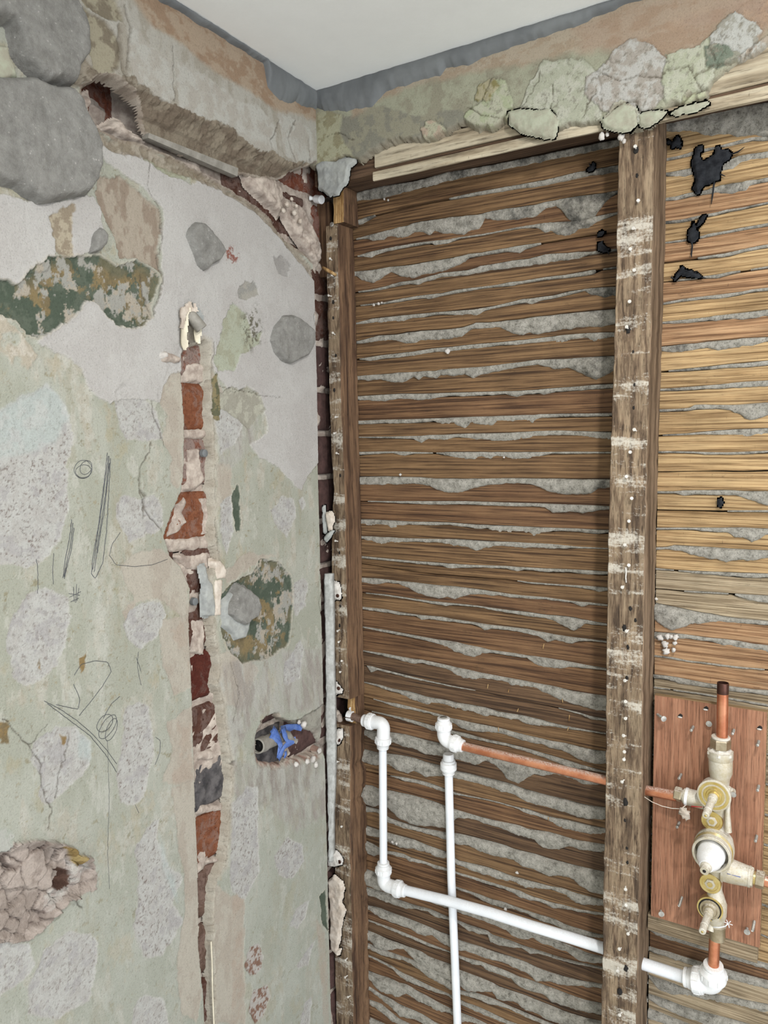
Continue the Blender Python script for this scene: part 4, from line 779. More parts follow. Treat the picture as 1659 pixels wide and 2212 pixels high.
# ------------------------------------------------------------------ laths and the plaster keys squeezed between them
sA = 1659/580.; sR = 4.608; sS = 4.621
def tr(o, s, pts): return [(o[0]+x/s, o[1]+a/s, o[1]+b/s) for x, a, b in pts]
A_ = (760, 300); B_ = (760, 660); C_ = (760, 1020); D_ = (760, 1380); E_ = (760, 1740)
LEFT = [tr(A_, sA, g) for g in (
 [(10,338,390),(200,290,372),(400,260,315),(600,205,265),(700,190,240),(900,155,200),(1200,95,140),(1460,40,85),(1640,5,50)],
 [(10,515,530),(60,495,525),(125,475,486),(160,466,469),(300,430,432),(560,378,381),(700,345,360),(800,325,345),(1000,290,310),(1200,255,285),(1400,205,240),(1640,165,205)],
 [(20,620,625),(90,600,615),(130,588,632),(200,570,628),(240,562,602),(290,545,620),(345,535,612),(385,520,578),(440,508,580),(480,502,603),(510,498,570),(560,490,590),(620,480,590),(690,475,602),(720,470,580),(790,465,560),(825,458,497),(870,445,505),(950,430,510),(1050,418,500),(1140,405,485),(1200,390,435),(1260,380,415),(1300,370,450),(1340,360,500),(1400,350,522),(1450,345,510),(1500,338,480),(1560,335,400),(1615,325,350),(1640,322,330)],
 [(30,725,730),(60,715,728),(130,695,735),(200,680,700),(300,660,680),(430,640,655),(490,633,645),(520,628,662),(600,622,645),(660,610,618),(800,590,600),(900,572,580),(1040,545,555),(1130,530,548),(1170,522,570),(1195,518,590),(1240,515,575),(1270,512,600),(1340,508,605),(1380,508,590),(1400,500,565),(1460,495,560),(1510,480,520),(1600,462,480),(1640,455,465)],
 [(25,820,850),(60,815,878),(130,808,895),(180,800,870),(240,790,825),(300,785,850),(380,775,865),(430,765,840),(520,750,830),(620,735,795),(700,718,760),(720,712,735),(800,705,720),(900,685,705),(960,675,695),(1040,660,705),(1080,655,680),(1180,642,648),(1400,606,608),(1640,570,574)],
 [(30,945,950),(130,930,940),(200,915,928),(300,885,905),(360,878,895),(410,870,905),(460,855,880),(560,828,855),(640,820,850),(720,812,840),(760,800,830),(800,785,825),(900,770,810),(1000,750,795),(1100,740,785),(1200,712,770),(1250,708,760),(1330,705,755),(1400,698,740),(1460,700,718),(1640,680,690)],
 [(35,1030,1035),(200,1010,1020),(300,990,1005),(420,970,985),(480,962,990),(560,955,970),(640,935,955),(800,915,925),(900,903,915),(980,885,910),(1050,880,895),(1200,855,870),(1330,840,860),(1440,820,845),(1490,810,840),(1510,810,815),(1640,790,800)],
 [(40,1135,1145),(130,1110,1140),(270,1095,1130),(310,1090,1135),(380,1085,1105),(430,1080,1110),(500,1075,1090),(580,1068,1085),(650,1062,1092),(740,1055,1085),(770,1050,1105),(820,1045,1060),(900,1030,1045),(1000,1005,1025),(1060,990,1015),(1110,985,1025),(1170,978,1000),(1250,968,985),(1340,945,965),(1440,930,940),(1480,922,970),(1560,915,990),(1640,912,975)])]
LEFT += [tr(B_, sA, g) for g in (
 [(45,220,235),(130,195,225),(170,185,220),(260,180,215),(300,175,225),(340,165,240),(400,160,238),(430,155,220),(520,150,215),(600,145,205),(680,135,195),(740,120,150),(770,105,145),(840,105,140),(920,98,140),(960,90,165),(1000,88,180),(1060,80,188),(1100,72,170),(1150,65,188),(1220,60,175),(1300,50,155),(1400,40,145),(1500,30,135),(1560,25,130),(1620,20,115)],
 [(45,330,335),(130,315,345),(200,305,330),(330,290,320),(390,283,318),(500,265,295),(620,255,285),(700,245,275),(800,235,265),(900,230,248),(1000,218,245),(1100,208,238),(1250,190,225),(1310,180,232),(1350,178,215),(1450,170,200),(1500,168,225),(1550,165,215),(1620,165,200)],
 [(50,435,460),(90,430,468),(170,425,455),(240,420,470),(290,412,478),(340,412,465),(380,410,440),(410,408,460),(440,405,440),(520,402,450),(550,395,430),(620,390,440),(700,385,425),(750,380,452),(800,378,430),(870,370,415),(940,360,400),(1040,350,378),(1140,335,370),(1200,332,380),(1250,330,398),(1330,328,385),(1400,320,420),(1450,318,440),(1510,315,460),(1560,312,440),(1620,312,400)],
 [(50,560,585),(200,550,592),(300,545,580),(430,545,590),(500,543,578),(600,540,562),(760,535,560),(950,530,548),(1020,528,567),(1070,525,550),(1150,520,545),(1190,515,553),(1260,510,535),(1400,500,525),(1500,490,520),(1620,485,510)],
 [(50,712,735),(200,705,728),(360,702,732),(500,698,715),(570,695,740),(620,692,735),(700,688,765),(750,686,735),(870,684,748),(900,682,725),(1000,680,725),(1060,676,715),(1120,676,730),(1160,672,695),(1300,670,690),(1450,668,688),(1620,665,685)],
 [(60,812,818),(250,810,822),(380,806,825),(430,804,850),(470,800,825),(570,798,835),(640,795,815),(750,790,825),(880,788,838),(960,785,840),(1060,780,828),(1150,775,812),(1290,772,800),(1450,778,815),(1540,780,830),(1610,782,835)],
 [(55,905,925),(150,903,918),(250,902,912),(330,903,932),(370,905,918),(520,910,915),(590,906,930),(690,904,952),(760,904,955),(800,904,932),(855,905,950),(900,905,930),(1020,905,950),(1110,905,950),(1160,905,935),(1230,905,918),(1400,904,918),(1610,905,915)])]
LEFT += [tr(C_, sA, g) for g in (
 [(50,28,78),(200,25,80),(420,30,75),(480,35,85),(520,38,110),(600,38,135),(680,40,130),(740,38,105),(830,38,85),(940,36,72),(1100,38,75),(1150,38,95),(1230,38,130),(1320,40,145),(1400,42,142),(1480,42,135),(1520,42,105),(1600,42,95)],
 [(60,178,182),(240,180,190),(480,180,200),(700,180,202),(850,185,208),(1000,190,212),(1190,195,215),(1240,197,250),(1320,200,245),(1420,203,252),(1500,206,238),(1600,212,230)],
 [(65,292,325),(130,292,345),(180,296,330),(250,300,350),(310,303,340),(350,306,325),(470,308,330),(600,312,328),(700,320,340),(770,325,355),(840,328,352),(870,330,378),(910,330,378),(980,332,385),(1020,335,375),(1090,338,378),(1130,340,402),(1180,342,385),(1240,345,365),(1400,350,370),(1480,355,380),(1510,356,388),(1600,360,375)],
 [(70,395,415),(130,396,435),(185,400,450),(240,400,435),(290,405,440),(400,410,430),(560,412,440),(620,412,455),(700,415,465),(770,420,488),(830,425,470),(900,428,458),(1000,430,465),(1070,435,470),(1150,438,468),(1230,442,475),(1400,460,472),(1600,470,478)],
 [(75,520,535),(230,535,548),(330,545,560),(480,555,575),(560,562,580),(590,564,600),(630,565,605),(680,570,592),(800,575,590),(960,580,598),(1020,585,618),(1070,588,605),(1200,595,618),(1340,600,620),(1450,605,635),(1600,615,635)],
 [(80,566,567),(500,628,629),(950,660,662),(1100,680,690),(1300,695,705),(1450,702,720),(1500,706,735),(1530,708,748),(1600,715,725)],
 [(70,652,685),(150,655,698),(210,662,685),(290,672,690),(340,675,715),(400,680,745),(470,690,775),(540,698,788),(590,702,775),(635,705,790),(690,712,770),(740,718,755),(820,728,758),(860,735,770),(910,742,760),(980,752,775),(1050,760,778),(1200,772,788),(1360,795,808),(1420,800,835),(1460,803,820),(1600,820,830)],
 [(80,745,750),(200,755,765),(370,780,790),(480,795,812),(580,805,828),(610,808,822),(780,825,835),(870,838,855),(1000,855,878),(1080,862,890),(1200,880,905),(1270,885,935),(1320,890,960),(1370,895,982),(1410,905,965),(1440,910,940),(1600,940,952)],
 [(75,835,850),(210,850,870),(310,870,885),(400,882,892),(430,885,915),(480,890,910),(550,895,920),(620,910,925),(760,930,945),(820,940,980),(860,945,970),(950,955,975),(1080,970,1000),(1150,985,1015),(1210,995,1055),(1260,1005,1040),(1360,1020,1065),(1400,1025,1048),(1480,1035,1045),(1600,1050,1058)])]
LEFT += [tr(D_, sA, g) for g in (
 [(80,-72,-65),(200,-55,-40),(330,-30,-15),(430,-12,5),(520,5,30),(580,12,50),(640,20,80),(700,35,105),(750,45,115),(800,55,100),(850,70,88),(1000,90,110),(1080,105,120),(1130,110,155),(1190,118,180),(1250,128,180),(1300,135,185),(1350,145,175),(1450,165,185),(1600,190,200)],
 [(85,75,82),(200,92,110),(290,110,130),(380,125,155),(430,130,150),(530,150,175),(600,165,200),(650,178,235),(720,190,252),(800,210,250),(880,225,258),(930,235,262),(990,245,288),(1060,260,300),(1140,275,305),(1200,285,340),(1280,300,380),(1350,320,400),(1440,335,430),(1510,345,445),(1600,355,455)],
 [(90,165,170),(120,165,205),(160,180,195),(300,215,232),(480,260,270),(620,290,300),(780,320,325),(1000,370,372),(1250,420,425),(1400,455,465),(1480,480,500),(1600,500,515)],
 [(90,270,275),(170,285,300),(230,305,325),(290,318,335),(340,325,365),(400,340,385),(460,360,412),(520,370,405),(590,380,415),(640,395,435),(740,410,455),(820,425,480),(900,450,480),(960,460,500),(1030,470,505),(1080,480,525),(1180,505,540),(1250,525,545),(1350,545,560),(1450,565,575),(1600,590,595)],
 [(85,358,360),(210,390,400),(280,400,425),(360,420,440),(480,450,465),(560,470,490),(620,490,520),(680,500,560),(760,520,575),(860,540,578),(930,555,585),(1000,575,610),(1080,595,640),(1170,615,655),(1230,630,680),(1300,640,695),(1350,650,715),(1400,665,750),(1470,680,770),(1530,690,780),(1600,695,765)],
 [(85,440,443),(300,485,500),(360,500,520),(430,520,540),(500,540,570),(620,570,590),(700,585,610),(820,620,635),(960,650,665),(1080,680,700),(1200,715,740),(1320,750,790),(1450,790,810),(1600,830,835)],
 [(90,560,600),(150,570,640),(260,580,650),(330,590,675),(400,610,690),(450,625,715),(520,640,730),(600,660,740),(690,680,760),(760,700,785),(830,705,760),(880,720,780),(930,730,830),(970,740,880),(1030,750,905),(1080,760,870),(1130,780,840),(1180,790,850),(1250,805,840),(1350,820,860),(1420,850,900),(1480,870,905),(1600,890,900)],
 [(80,680,770),(150,700,790),(230,710,780),(280,715,820),(350,725,838),(390,735,820),(460,760,862),(520,775,850),(580,790,850),(660,820,870),(720,830,880),(790,850,900),(860,865,920),(930,880,950),(1000,900,960),(1060,925,1000),(1140,945,1030),(1230,970,1050),(1320,990,1080),(1400,1015,1110),(1480,1030,1120),(1600,1045,1120)],
 [(85,815,817),(240,845,850),(320,855,880),(400,870,895),(480,890,920),(560,920,945),(640,950,965),(760,975,985),(900,1005,1015),(1020,1040,1050),(1080,1050,1080),(1180,1085,1110),(1250,1105,1145),(1320,1115,1180),(1400,1135,1195),(1480,1155,1210),(1600,1175,1205)],
 [(80,900,1020),(130,905,1045),(180,930,1030),(240,935,1060),(300,950,1120),(400,970,1160),(500,1000,1165),(580,1030,1180),(640,1050,1115),(720,1075,1110),(800,1100,1135),(880,1120,1160),(960,1135,1190),(1030,1150,1220),(1090,1175,1230),(1130,1180,1245),(1160,1185,1280),(1210,1190,1305),(1280,1210,1308),(1340,1230,1280),(1400,1245,1305),(1470,1255,1315),(1600,1275,1315)])]
LEFT += [tr(E_, sA, g) for g in (
 [(95,10,45),(160,25,45),(230,80,110),(320,110,140),(420,140,165),(480,150,180),(580,170,215),(650,175,245),(720,190,250),(800,210,290),(860,225,310),(940,245,330),(1000,270,340),(1060,285,385),(1130,300,400),(1220,330,445),(1300,350,440),(1370,370,460),(1420,380,510),(1480,395,545),(1600,420,560)],
 [(100,130,185),(160,150,200),(230,170,230),(300,190,265),(380,210,275),(450,240,290),(520,265,325),(590,290,330),(650,340,370),(720,355,400),(790,370,420),(850,385,435),(920,410,460),(1000,440,480),(1060,455,510),(1150,480,520),(1230,500,520),(1300,510,545),(1380,540,600),(1440,555,620),(1600,595,625)],
 [(95,220,300),(140,240,318),(200,280,295),(260,285,310),(330,300,330),(360,320,350),(450,345,365),(520,370,395),(585,385,405),(660,415,430),(750,440,460),(830,465,485),(950,500,520),(1040,525,570),(1110,560,590),(1180,580,605),(1240,600,635),(1300,610,640),(1400,640,660),(1600,670,690)],
 [(95,340,342),(590,490,495),(650,505,520),(750,540,555),(800,555,590),(860,580,615),(930,595,635),(990,620,640),(1080,650,670),(1150,675,710),(1250,700,740),(1330,740,780),(1400,760,800),(1480,785,815),(1600,810,825)],
 [(95,395,500),(160,420,530),(220,450,540),(300,520,545),(400,550,570),(600,620,640),(700,655,680),(760,665,700),(820,685,720),(880,700,745),(950,720,770),(1010,750,820),(1080,770,835),(1120,790,820),(1180,810,860),(1250,830,880),(1330,860,910),(1400,890,960),(1470,920,975),(1600,945,970)],
 [(105,510,560),(170,530,580),(220,545,600),(270,580,620),(330,600,638),(390,620,640),(470,640,660),(510,655,690),(590,690,705),(660,715,735),(720,740,775),(780,760,795),(840,780,800),(860,800,850),(920,820,870),(980,840,880),(1050,870,880),(1100,885,920),(1150,900,915),(1300,950,960),(1400,975,985),(1600,1015,1025)],
 [(105,620,650),(170,635,690),(220,655,715),(290,680,740),(350,700,760),(400,720,790),(450,740,812),(500,760,800),(550,785,850),(600,800,880),(670,835,900),(720,850,910),(790,870,930),(870,900,960),(930,920,970),(1000,940,1000),(1080,970,1040),(1140,1000,1085),(1220,1030,1090),(1300,1055,1110),(1400,1080,1120),(1600,1115,1135)],
 [(110,710,720),(250,760,775),(330,790,810),(400,820,840),(470,850,870),(600,900,910),(670,930,950),(740,950,985),(800,965,990),(850,985,1030),(920,1010,1050),(980,1035,1075),(1030,1060,1120),(1100,1080,1150),(1180,1110,1170),(1240,1130,1220),(1330,1165,1250),(1430,1200,1280),(1600,1235,1300)],
 [(110,780,840),(160,800,890),(220,830,905),(280,850,890),(320,865,890),(360,880,930),(420,900,985),(480,940,1030),(540,960,1060),(610,985,1090),(665,1020,1120),(720,1040,1150),(800,1070,1155),(870,1100,1150),(900,1120,1200),(960,1140,1210),(1020,1160,1220),(1080,1180,1270),(1150,1210,1290),(1230,1240,1340),(1320,1280,1360),(1450,1320,1380),(1600,1350,1400)],
 [(110,860,890),(180,890,925),(250,915,945),(320,940,960),(380,960,990),(430,975,1030),(480,1000,1070),(540,1040,1100),(610,1080,1140),(670,1150,1170),(760,1160,1190),(850,1190,1230),(950,1235,1250),(1100,1300,1320),(1250,1360,1380),(1600,1440,1460)],
 [(130,940,945),(250,1000,1010),(300,1035,1060),(360,1060,1095),(420,1090,1120),(500,1130,1150),(600,1170,1180),(690,1220,1240),(760,1240,1270),(850,1280,1310),(950,1330,1350),(1200,1420,1440),(1600,1530,1550)],
 [(110,1030,1080),(160,1050,1140),(230,1070,1170),(290,1100,1190),(340,1110,1160),(400,1150,1210),(460,1180,1230),(530,1220,1270),(610,1260,1290),(680,1290,1340),(760,1320,1350),(1000,1440,1470),(1600,1640,1670)],
 [(115,1120,1150),(190,1170,1210),(240,1190,1250),(300,1230,1310),(380,1260,1320),(440,1290,1350),(520,1340,1380),(1000,1540,1570),(1600,1750,1780)],
 [(110,1200,1230),(180,1220,1280),(240,1270,1330),(300,1320,1360),(600,1450,1490),(1600,1860,1890)],
 [(110,1310,1360),(200,1350,1400),(600,1530,1570),(1600,1970,2000)])]
R1 = (1300, 220); R2 = (1300, 660); R3 = (1300, 1080); R4 = (1300, 1800)
RIGHT = [tr(R1, sR, g) for g in (
 [(560,190,300),(645,180,300),(720,165,300),(850,140,305),(940,120,312),(1000,110,335),(1080,95,355),(1170,80,340),(1260,60,330),(1340,50,360),(1450,35,350),(1540,20,345),(1654,0,350)],
 [(560,575,595),(640,565,590),(750,545,570),(900,500,535),(1050,465,490),(1180,440,460),(1280,410,440),(1400,380,410),(1500,358,385),(1600,352,390),(1654,352,385)],
 [(560,720,745),(640,710,740),(750,690,755),(850,670,755),(930,655,730),(1170,600,730),(1220,590,700),(1300,565,690),(1360,540,640),(1420,530,600),(1500,515,590),(1600,505,570),(1654,495,560)],
 [(560,965,990),(635,960,985),(750,940,980),(850,915,950),(950,895,930),(1050,880,920),(1120,850,910),(1200,830,920),(1300,810,920),(1400,800,895),(1440,785,895),(1480,780,840),(1570,775,810),(1654,755,795)],
 [(560,1200,1220),(635,1190,1215),(800,1175,1200),(900,1150,1180),(1000,1130,1150),(1110,1110,1135),(1250,1075,1095),(1400,1055,1070),(1654,1000,1015)],
 [(560,1405,1415),(630,1400,1412),(800,1375,1395),(960,1345,1365),(1100,1310,1335),(1250,1285,1310),(1400,1255,1280),(1654,1210,1240)],
 [(560,1600,1605),(625,1595,1600),(900,1560,1565),(1000,1545,1565),(1130,1525,1545),(1200,1515,1545),(1300,1495,1530),(1400,1470,1495),(1654,1420,1450)],
 [(560,1790,1797),(620,1785,1792),(820,1765,1780),(1000,1740,1755),(1150,1720,1755),(1300,1690,1710),(1400,1680,1690),(1654,1640,1655)],
 [(560,2005,2025),(615,2000,2020),(800,1965,1990),(1000,1940,1965),(1200,1915,1955),(1300,1905,1940),(1400,1890,1920),(1500,1870,1895),(1654,1850,1880)])]
RIGHT += [tr(R2, sR, g) for g in (
 [(550,170,185),(610,165,180),(700,155,180),(900,135,170),(1080,115,150),(1130,100,155),(1250,90,135),(1400,70,140),(1500,60,125),(1654,40,105)],
 [(550,415,460),(600,410,460),(700,400,470),(800,385,460),(950,375,440),(1050,360,430),(1150,350,455),(1300,340,430),(1400,325,405),(1500,320,405),(1654,315,360)],
 [(550,660,667),(595,655,662),(800,635,655),(950,620,645),(1100,605,635),(1200,592,625),(1300,580,620),(1400,575,620),(1500,565,615),(1654,548,595)],
 [(550,835,855),(590,830,850),(750,820,850),(950,805,840),(1000,800,830),(1180,785,830),(1300,770,815),(1400,760,825),(1654,745,810)],
 [(540,1038,1060),(580,1035,1058),(750,1030,1055),(880,1020,1045),(920,990,1040),(1000,985,1035),(1160,990,1030),(1280,990,1045),(1320,988,1070),(1380,985,1090),(1430,980,1140),(1500,975,1145),(1570,970,1125),(1654,965,1100)],
 [(540,1293,1303),(575,1290,1300),(850,1275,1292),(1000,1260,1285),(1150,1245,1290),(1300,1235,1295),(1400,1230,1320),(1470,1228,1325),(1550,1225,1300),(1654,1220,1290)],
 [(530,1455,1470),(650,1450,1468),(900,1455,1472),(1050,1460,1485),(1250,1462,1485),(1450,1455,1480),(1654,1445,1465)],
 [(530,1655,1660),(1000,1645,1650),(1300,1645,1655),(1654,1640,1650)],
 [(520,1850,1872),(730,1850,1870),(800,1840,1892),(900,1838,1885),(1100,1838,1885),(1300,1838,1890),(1400,1845,1910),(1500,1845,1950),(1570,1845,1980),(1654,1845,2000)],
 [(520,2030,2040),(1000,2040,2050),(1200,2045,2055),(1654,2040,2060)])]
RIGHT += [tr(R3, sR, g) for g in (
 [(520,280,300),(750,278,295),(900,280,300),(1050,278,320),(1180,280,325),(1250,278,330),(1320,276,380),(1400,276,385),(1490,280,425),(1560,285,400),(1654,290,350)],
 [(500,475,500),(650,470,490),(720,450,500),(800,455,520),(900,460,555),(1000,465,575),(1090,470,605),(1160,475,600),(1240,480,635),(1300,485,610),(1400,490,605),(1500,495,610),(1654,500,580)],
 [(490,678,692),(530,680,695),(750,700,710),(900,708,730),(1100,715,745),(1250,722,760),(1400,730,780),(1500,730,775),(1654,735,770)],
 [(490,878,885),(800,905,915),(1000,915,930),(1310,935,945),(1380,940,975),(1450,945,995),(1550,950,1020),(1654,955,1035)],
 [(490,1030,1150),(530,1030,1200),(560,1035,1235),(620,1045,1280),(700,1060,1308),(770,1075,1280),(840,1090,1275),(880,1100,1245),(1000,1125,1235),(1080,1135,1220),(1200,1160,1225),(1350,1180,1230),(1500,1195,1240),(1654,1210,1255)],
 [(490,1312,1395),(525,1312,1400),(600,1320,1395),(720,1325,1385),(850,1340,1385),(1050,1370,1405),(1200,1380,1450),(1350,1400,1470),(1500,1430,1490),(1600,1440,1500),(1654,1445,1530)],
 [(490,1543,1558),(700,1565,1590),(850,1600,1615),(1000,1615,1635),(1150,1635,1655),(1350,1660,1680),(1654,1690,1700)],
 [(490,1738,1778),(650,1755,1790),(760,1770,1830),(900,1800,1850),(1050,1830,1870),(1300,1860,1910),(1500,1890,1930),(1654,1900,1950)],
 [(490,1860,1872),(700,1890,1900),(1000,1930,1945),(1654,2040,2060)])]
RIGHT += [[(1400, 1512+k*57, 1516+k*57), (1659, 1562+k*66, 1566+k*66)] for k in range(1, 8)]
RIGHT += [tr(R4, sS, g) for g in (
 [(450,835,840),(1000,1000,1005),(1659,1200,1206)],
 [(440,935,955),(465,940,960),(550,960,1020),(650,1000,1060),(800,1050,1100),(950,1100,1150),(1060,1130,1180),(1200,1180,1250),(1400,1240,1290),(1659,1310,1370)],
 [(440,1130,1160),(560,1170,1210),(650,1190,1240),(800,1240,1290),(1000,1300,1360),(1250,1370,1450),(1659,1480,1560)],
 [(440,1395,1430),(560,1440,1560),(700,1480,1620),(800,1530,1620),(950,1590,1640),(1150,1600,1700),(1300,1630,1720),(1659,1700,1800)],
 [(440,1590,1640),(600,1640,1740),(800,1720,1830),(1000,1780,1900),(1300,1850,1980),(1659,1950,2060)],
 [(440,1740,1840),(600,1800,1900),(1000,1960,2080),(1659,2150,2260)],
 [(440,1910,2000),(1000,2130,2200),(1659,2330,2400)])]
DXL = .0022
def bay(gaps, x0, x1, mats, seed, keymin, sooty):
    xs = np.arange(x0, x1+DXL, DXL); T = []; B = []
    for k, g in enumerate(gaps):
        a = np.array(sorted(g)); t = P(a[:, 0], a[:, 1], 1, YL); b = P(a[:, 0], a[:, 2], 1, YL)
        T.append(np.interp(xs, t[:, 0], t[:, 2])); B.append(np.interp(xs, b[:, 0], b[:, 2]))
    for k in range(1, len(T)):                                # keep rows apart
        T[k] = np.minimum(T[k], T[k-1]-.012); B[k] = np.minimum(B[k], T[k]-.0006)
    n = len(xs); rs = random.Random(seed)
    for k in range(len(T)-1):
        gap = np.clip(T[k]-B[k], .0010, .0065); top = T[k]-gap; bot = T[k+1]
        if (top-bot).max() < .005: continue
        jit = fbm(xs, xs*0+k, 30, seed+k, 3)*.0016; jb = fbm(xs, xs*0+k+.5, 30, seed+k+3, 3)*.0014
        top = np.maximum(top+jit-.0003, bot+.004); bot = bot+jb
        st = 6; xi = xs[::st]; tp = top[::st]; bt = bot[::st]; yf = YL+rs.uniform(-.0015, .002)+fbm(xi, xi*0+k, 8, seed+70+k, 3)*.002
        m = len(xi); sec = np.zeros((m, 8, 3)); sec[:, :, 0] = xi[:, None]
        h = tp-bt; ti = rs.uniform(-.0012, .0012)
        sec[:, 0, 1:] = np.c_[yf+.009, bt]; sec[:, 1, 1:] = np.c_[yf+.0012, bt]; sec[:, 2, 1:] = np.c_[yf-ti, bt+.0012]
        sec[:, 3, 1:] = np.c_[yf, bt+h*.33]; sec[:, 4, 1:] = np.c_[yf, bt+h*.66]; sec[:, 5, 1:] = np.c_[yf+ti, tp-.0012]; sec[:, 6, 1:] = np.c_[yf+.0012, tp]; sec[:, 7, 1:] = np.c_[yf+.009, tp]
        f = []
        for i in range(m-1):
            for q in range(7): f.append((i*8+q, (i+1)*8+q, (i+1)*8+q+1, i*8+q+1))
        mesh('lath', sec.reshape(-1, 3), f, M[mats(k, rs)], WR, smooth_=False)
    for k in range(len(T)):
        rag = fbm(xs, xs*0+k, 110, seed+200+k, 4, .6)*.0035; rag2 = fbm(xs, xs*0+k, 40, seed+230+k, 4, .6)*.003
        d0 = T[k]-B[k]; d = np.where(d0 > .003, np.maximum(d0+(rag+rag2)*np.clip(d0/.010, .2, 1), .001), d0)
        on = d0 > keymin
        if not on.any(): continue
        K = 11; v = np.linspace(0, 1, K); Xg, Vg = np.meshgrid(xs, v, indexing='ij')
        dd = d[:, None]; zt = (T[k]+.0006)[:, None]; Zg = zt-(dd+.0006)*Vg
        p = np.clip(.0022+.20*dd, .0024, .0125); prof = np.sin(np.pi*np.clip(.18+.80*Vg**.8, 0, 1))**.55
        rl = fbm(Xg+seed, Zg, 110, seed+260+k, 5, .75); Yg = YL-p*prof-rl*(.0035+.25*p)+.0015
        Yg = np.where(Vg == 0, YL+.005, Yg); Yg = np.where(Vg == 1, YL+.004, Yg)
        f = grid_faces(n, K); keepc = (on[:-1] & on[1:])[:, None].repeat(K-1, 1).reshape(-1)
        vv, ff, _ = compact(np.stack([Xg, Yg, Zg], -1).reshape(-1, 3), f[keepc][:, ::-1], None)
        mesh('plaster_key', vv, ff, M['key'], WR)
bay(LEFT, .030, .5795, lambda k, r: r.choice(['lath_left', 'lath_left', 'lath_left2'] if k < 22 else ['lath_left2', 'lath_left', 'lath_left2', 'lath_left3']), 2000, .0016, 1)
bay(RIGHT, .5805, 1.02, lambda k, r: ('lath_grey' if k in (21, 22, 26, 27, 28) else 'lath_right2' if k in (3, 5, 7, 9, 23, 24, 25) or k > 36 else 'lath_right') if k < 36 else r.choice(['lath_left2', 'lath_grey']), 3000, .0016, 0)
# ------------------------------------------------------------------ studs
def stud(name, zs, xl, xr, xb, yf, yb, parent, mats, seed, wane=0., rough=.0008, back_l=None):
    """upright timber: front edges xl/xr and back right edge xb given per height"""
    n = len(zs); K = 12; sec = np.zeros((n, K, 3)); one = np.ones(n)
    j = lambda s_, a=1.: fbm(zs, zs*0+s_, 60, seed, 4, .6)*rough*4*a
    w = .0015+wane*np.clip(fbm(zs, zs*0+3, 9, seed+5, 3)+.1, 0, 1)
    xl_, xr_, xb_ = xl+j(1), xr+j(2), xb+j(3, 1+wane*200)
    bl = xl if back_l is None else back_l
    yf_ = np.broadcast_to(yf, zs.shape)+j(4)
    pts = [(bl, one*yb), (xl_, yf_+.0025), (xl_+.0012, yf_+.0006), (xl_+(xr_-xl_)*.25, yf_+j(5, .6)), (xl_+(xr_-xl_)*.5, yf_+j(6, .6)), (xl_+(xr_-xl_)*.75, yf_+j(7, .6)),
           (xr_-w*.8, yf_), (xr_, yf_+w), (xr_+(xb_-xr_)*.33, yf_+(yb-yf_)*.33), (xr_+(xb_-xr_)*.66, yf_+(yb-yf_)*.66), (xb_, one*yb), (xb_-.001, one*yb+.001)]
    for k, (a, b) in enumerate(pts): sec[:, k, 0] = a; sec[:, k, 1] = b; sec[:, k, 2] = zs
    f = []; mi = []
    for i in range(n-1):
        for k in range(K):
            k1 = (k+1) % K; f.append((i*K+k, i*K+k1, (i+1)*K+k1, (i+1)*K+k)); mi.append(0 if 1 <= k <= 5 else 1)
    f.append(tuple(range(K-1, -1, -1))); mi.append(1); f.append(tuple((n-1)*K+k for k in range(K))); mi.append(1)
    return mesh(name, sec.reshape(-1, 3), f, None, parent, mats=mats, midx=mi, smooth_=False)
def edge_at(pts, y, zs):
    q = P([p[0] for p in pts], [p[1] for p in pts], 1, y); o = np.argsort(q[:, 2]); return np.interp(zs, q[o, 2], q[o, 0])
YC = -.005
s1 = empty('timber_stud', (.555, .03, 0)); tag(s1, 'middle timber stud, plaster streaked, with a row of nail heads down its face', 'stud', 'timber studs of the stripped partition')
zs = np.arange(.0, 2.2385, .006)
xl = edge_at([(1337, 290), (1335, 400), (1326, 760), (1318, 1000), (1312, 1200), (1309, 1500), (1306, 1800), (1302, 2000), (1298, 2200)], YC, zs)
xr = edge_at([(1414, 290), (1412, 500), (1404, 800), (1396, 1080), (1390, 1400), (1386, 1700), (1382, 1900), (1378, 2100), (1375, 2200)], YC, zs)
xb = edge_at([(1441, 290), (1438, 500), (1430, 760), (1419, 1080), (1413, 1300), (1410, 1500), (1406, 1700), (1401, 1900), (1399, 2000), (1394, 2200)], .065, zs)
xb = np.maximum(xb, xr+.001)
stud('timber', zs, xl, xr, xb, YC, .0625, s1, [M['stud_front'], M['stud_side']], 41)
s2 = empty('timber_stud', (.02, .04, 0)); tag(s2, 'narrow brown stud in the corner with wavy edge and a notch for a pipe', 'stud', 'timber studs of the stripped partition')
YS_ = .020
LL = [(703, 490), (705, 600), (707, 700), (711, 860), (714, 950), (720, 1060), (716, 1130), (716, 1240), (719, 1400), (720, 1560), (722, 1700), (722, 1900), (722, 2060), (726, 2212)]
RR = [(731, 490), (732, 600), (735, 740), (738, 880), (742, 960), (746, 1060), (748, 1200), (750, 1300), (751, 1400), (755, 1500), (757, 1600), (758, 1760), (759, 1880), (762, 2000), (765, 2212)]
BB = [(762, 415), (764, 490), (768, 600), (772, 760), (777, 950), (781, 1100), (784, 1280), (788, 1480), (789, 1580), (790, 1620), (786, 1640), (792, 1660), (791, 1700), (786, 1715), (793, 1740), (792, 1820), (795, 1850), (791, 1900), (797, 1930), (797, 2080), (800, 2212)]
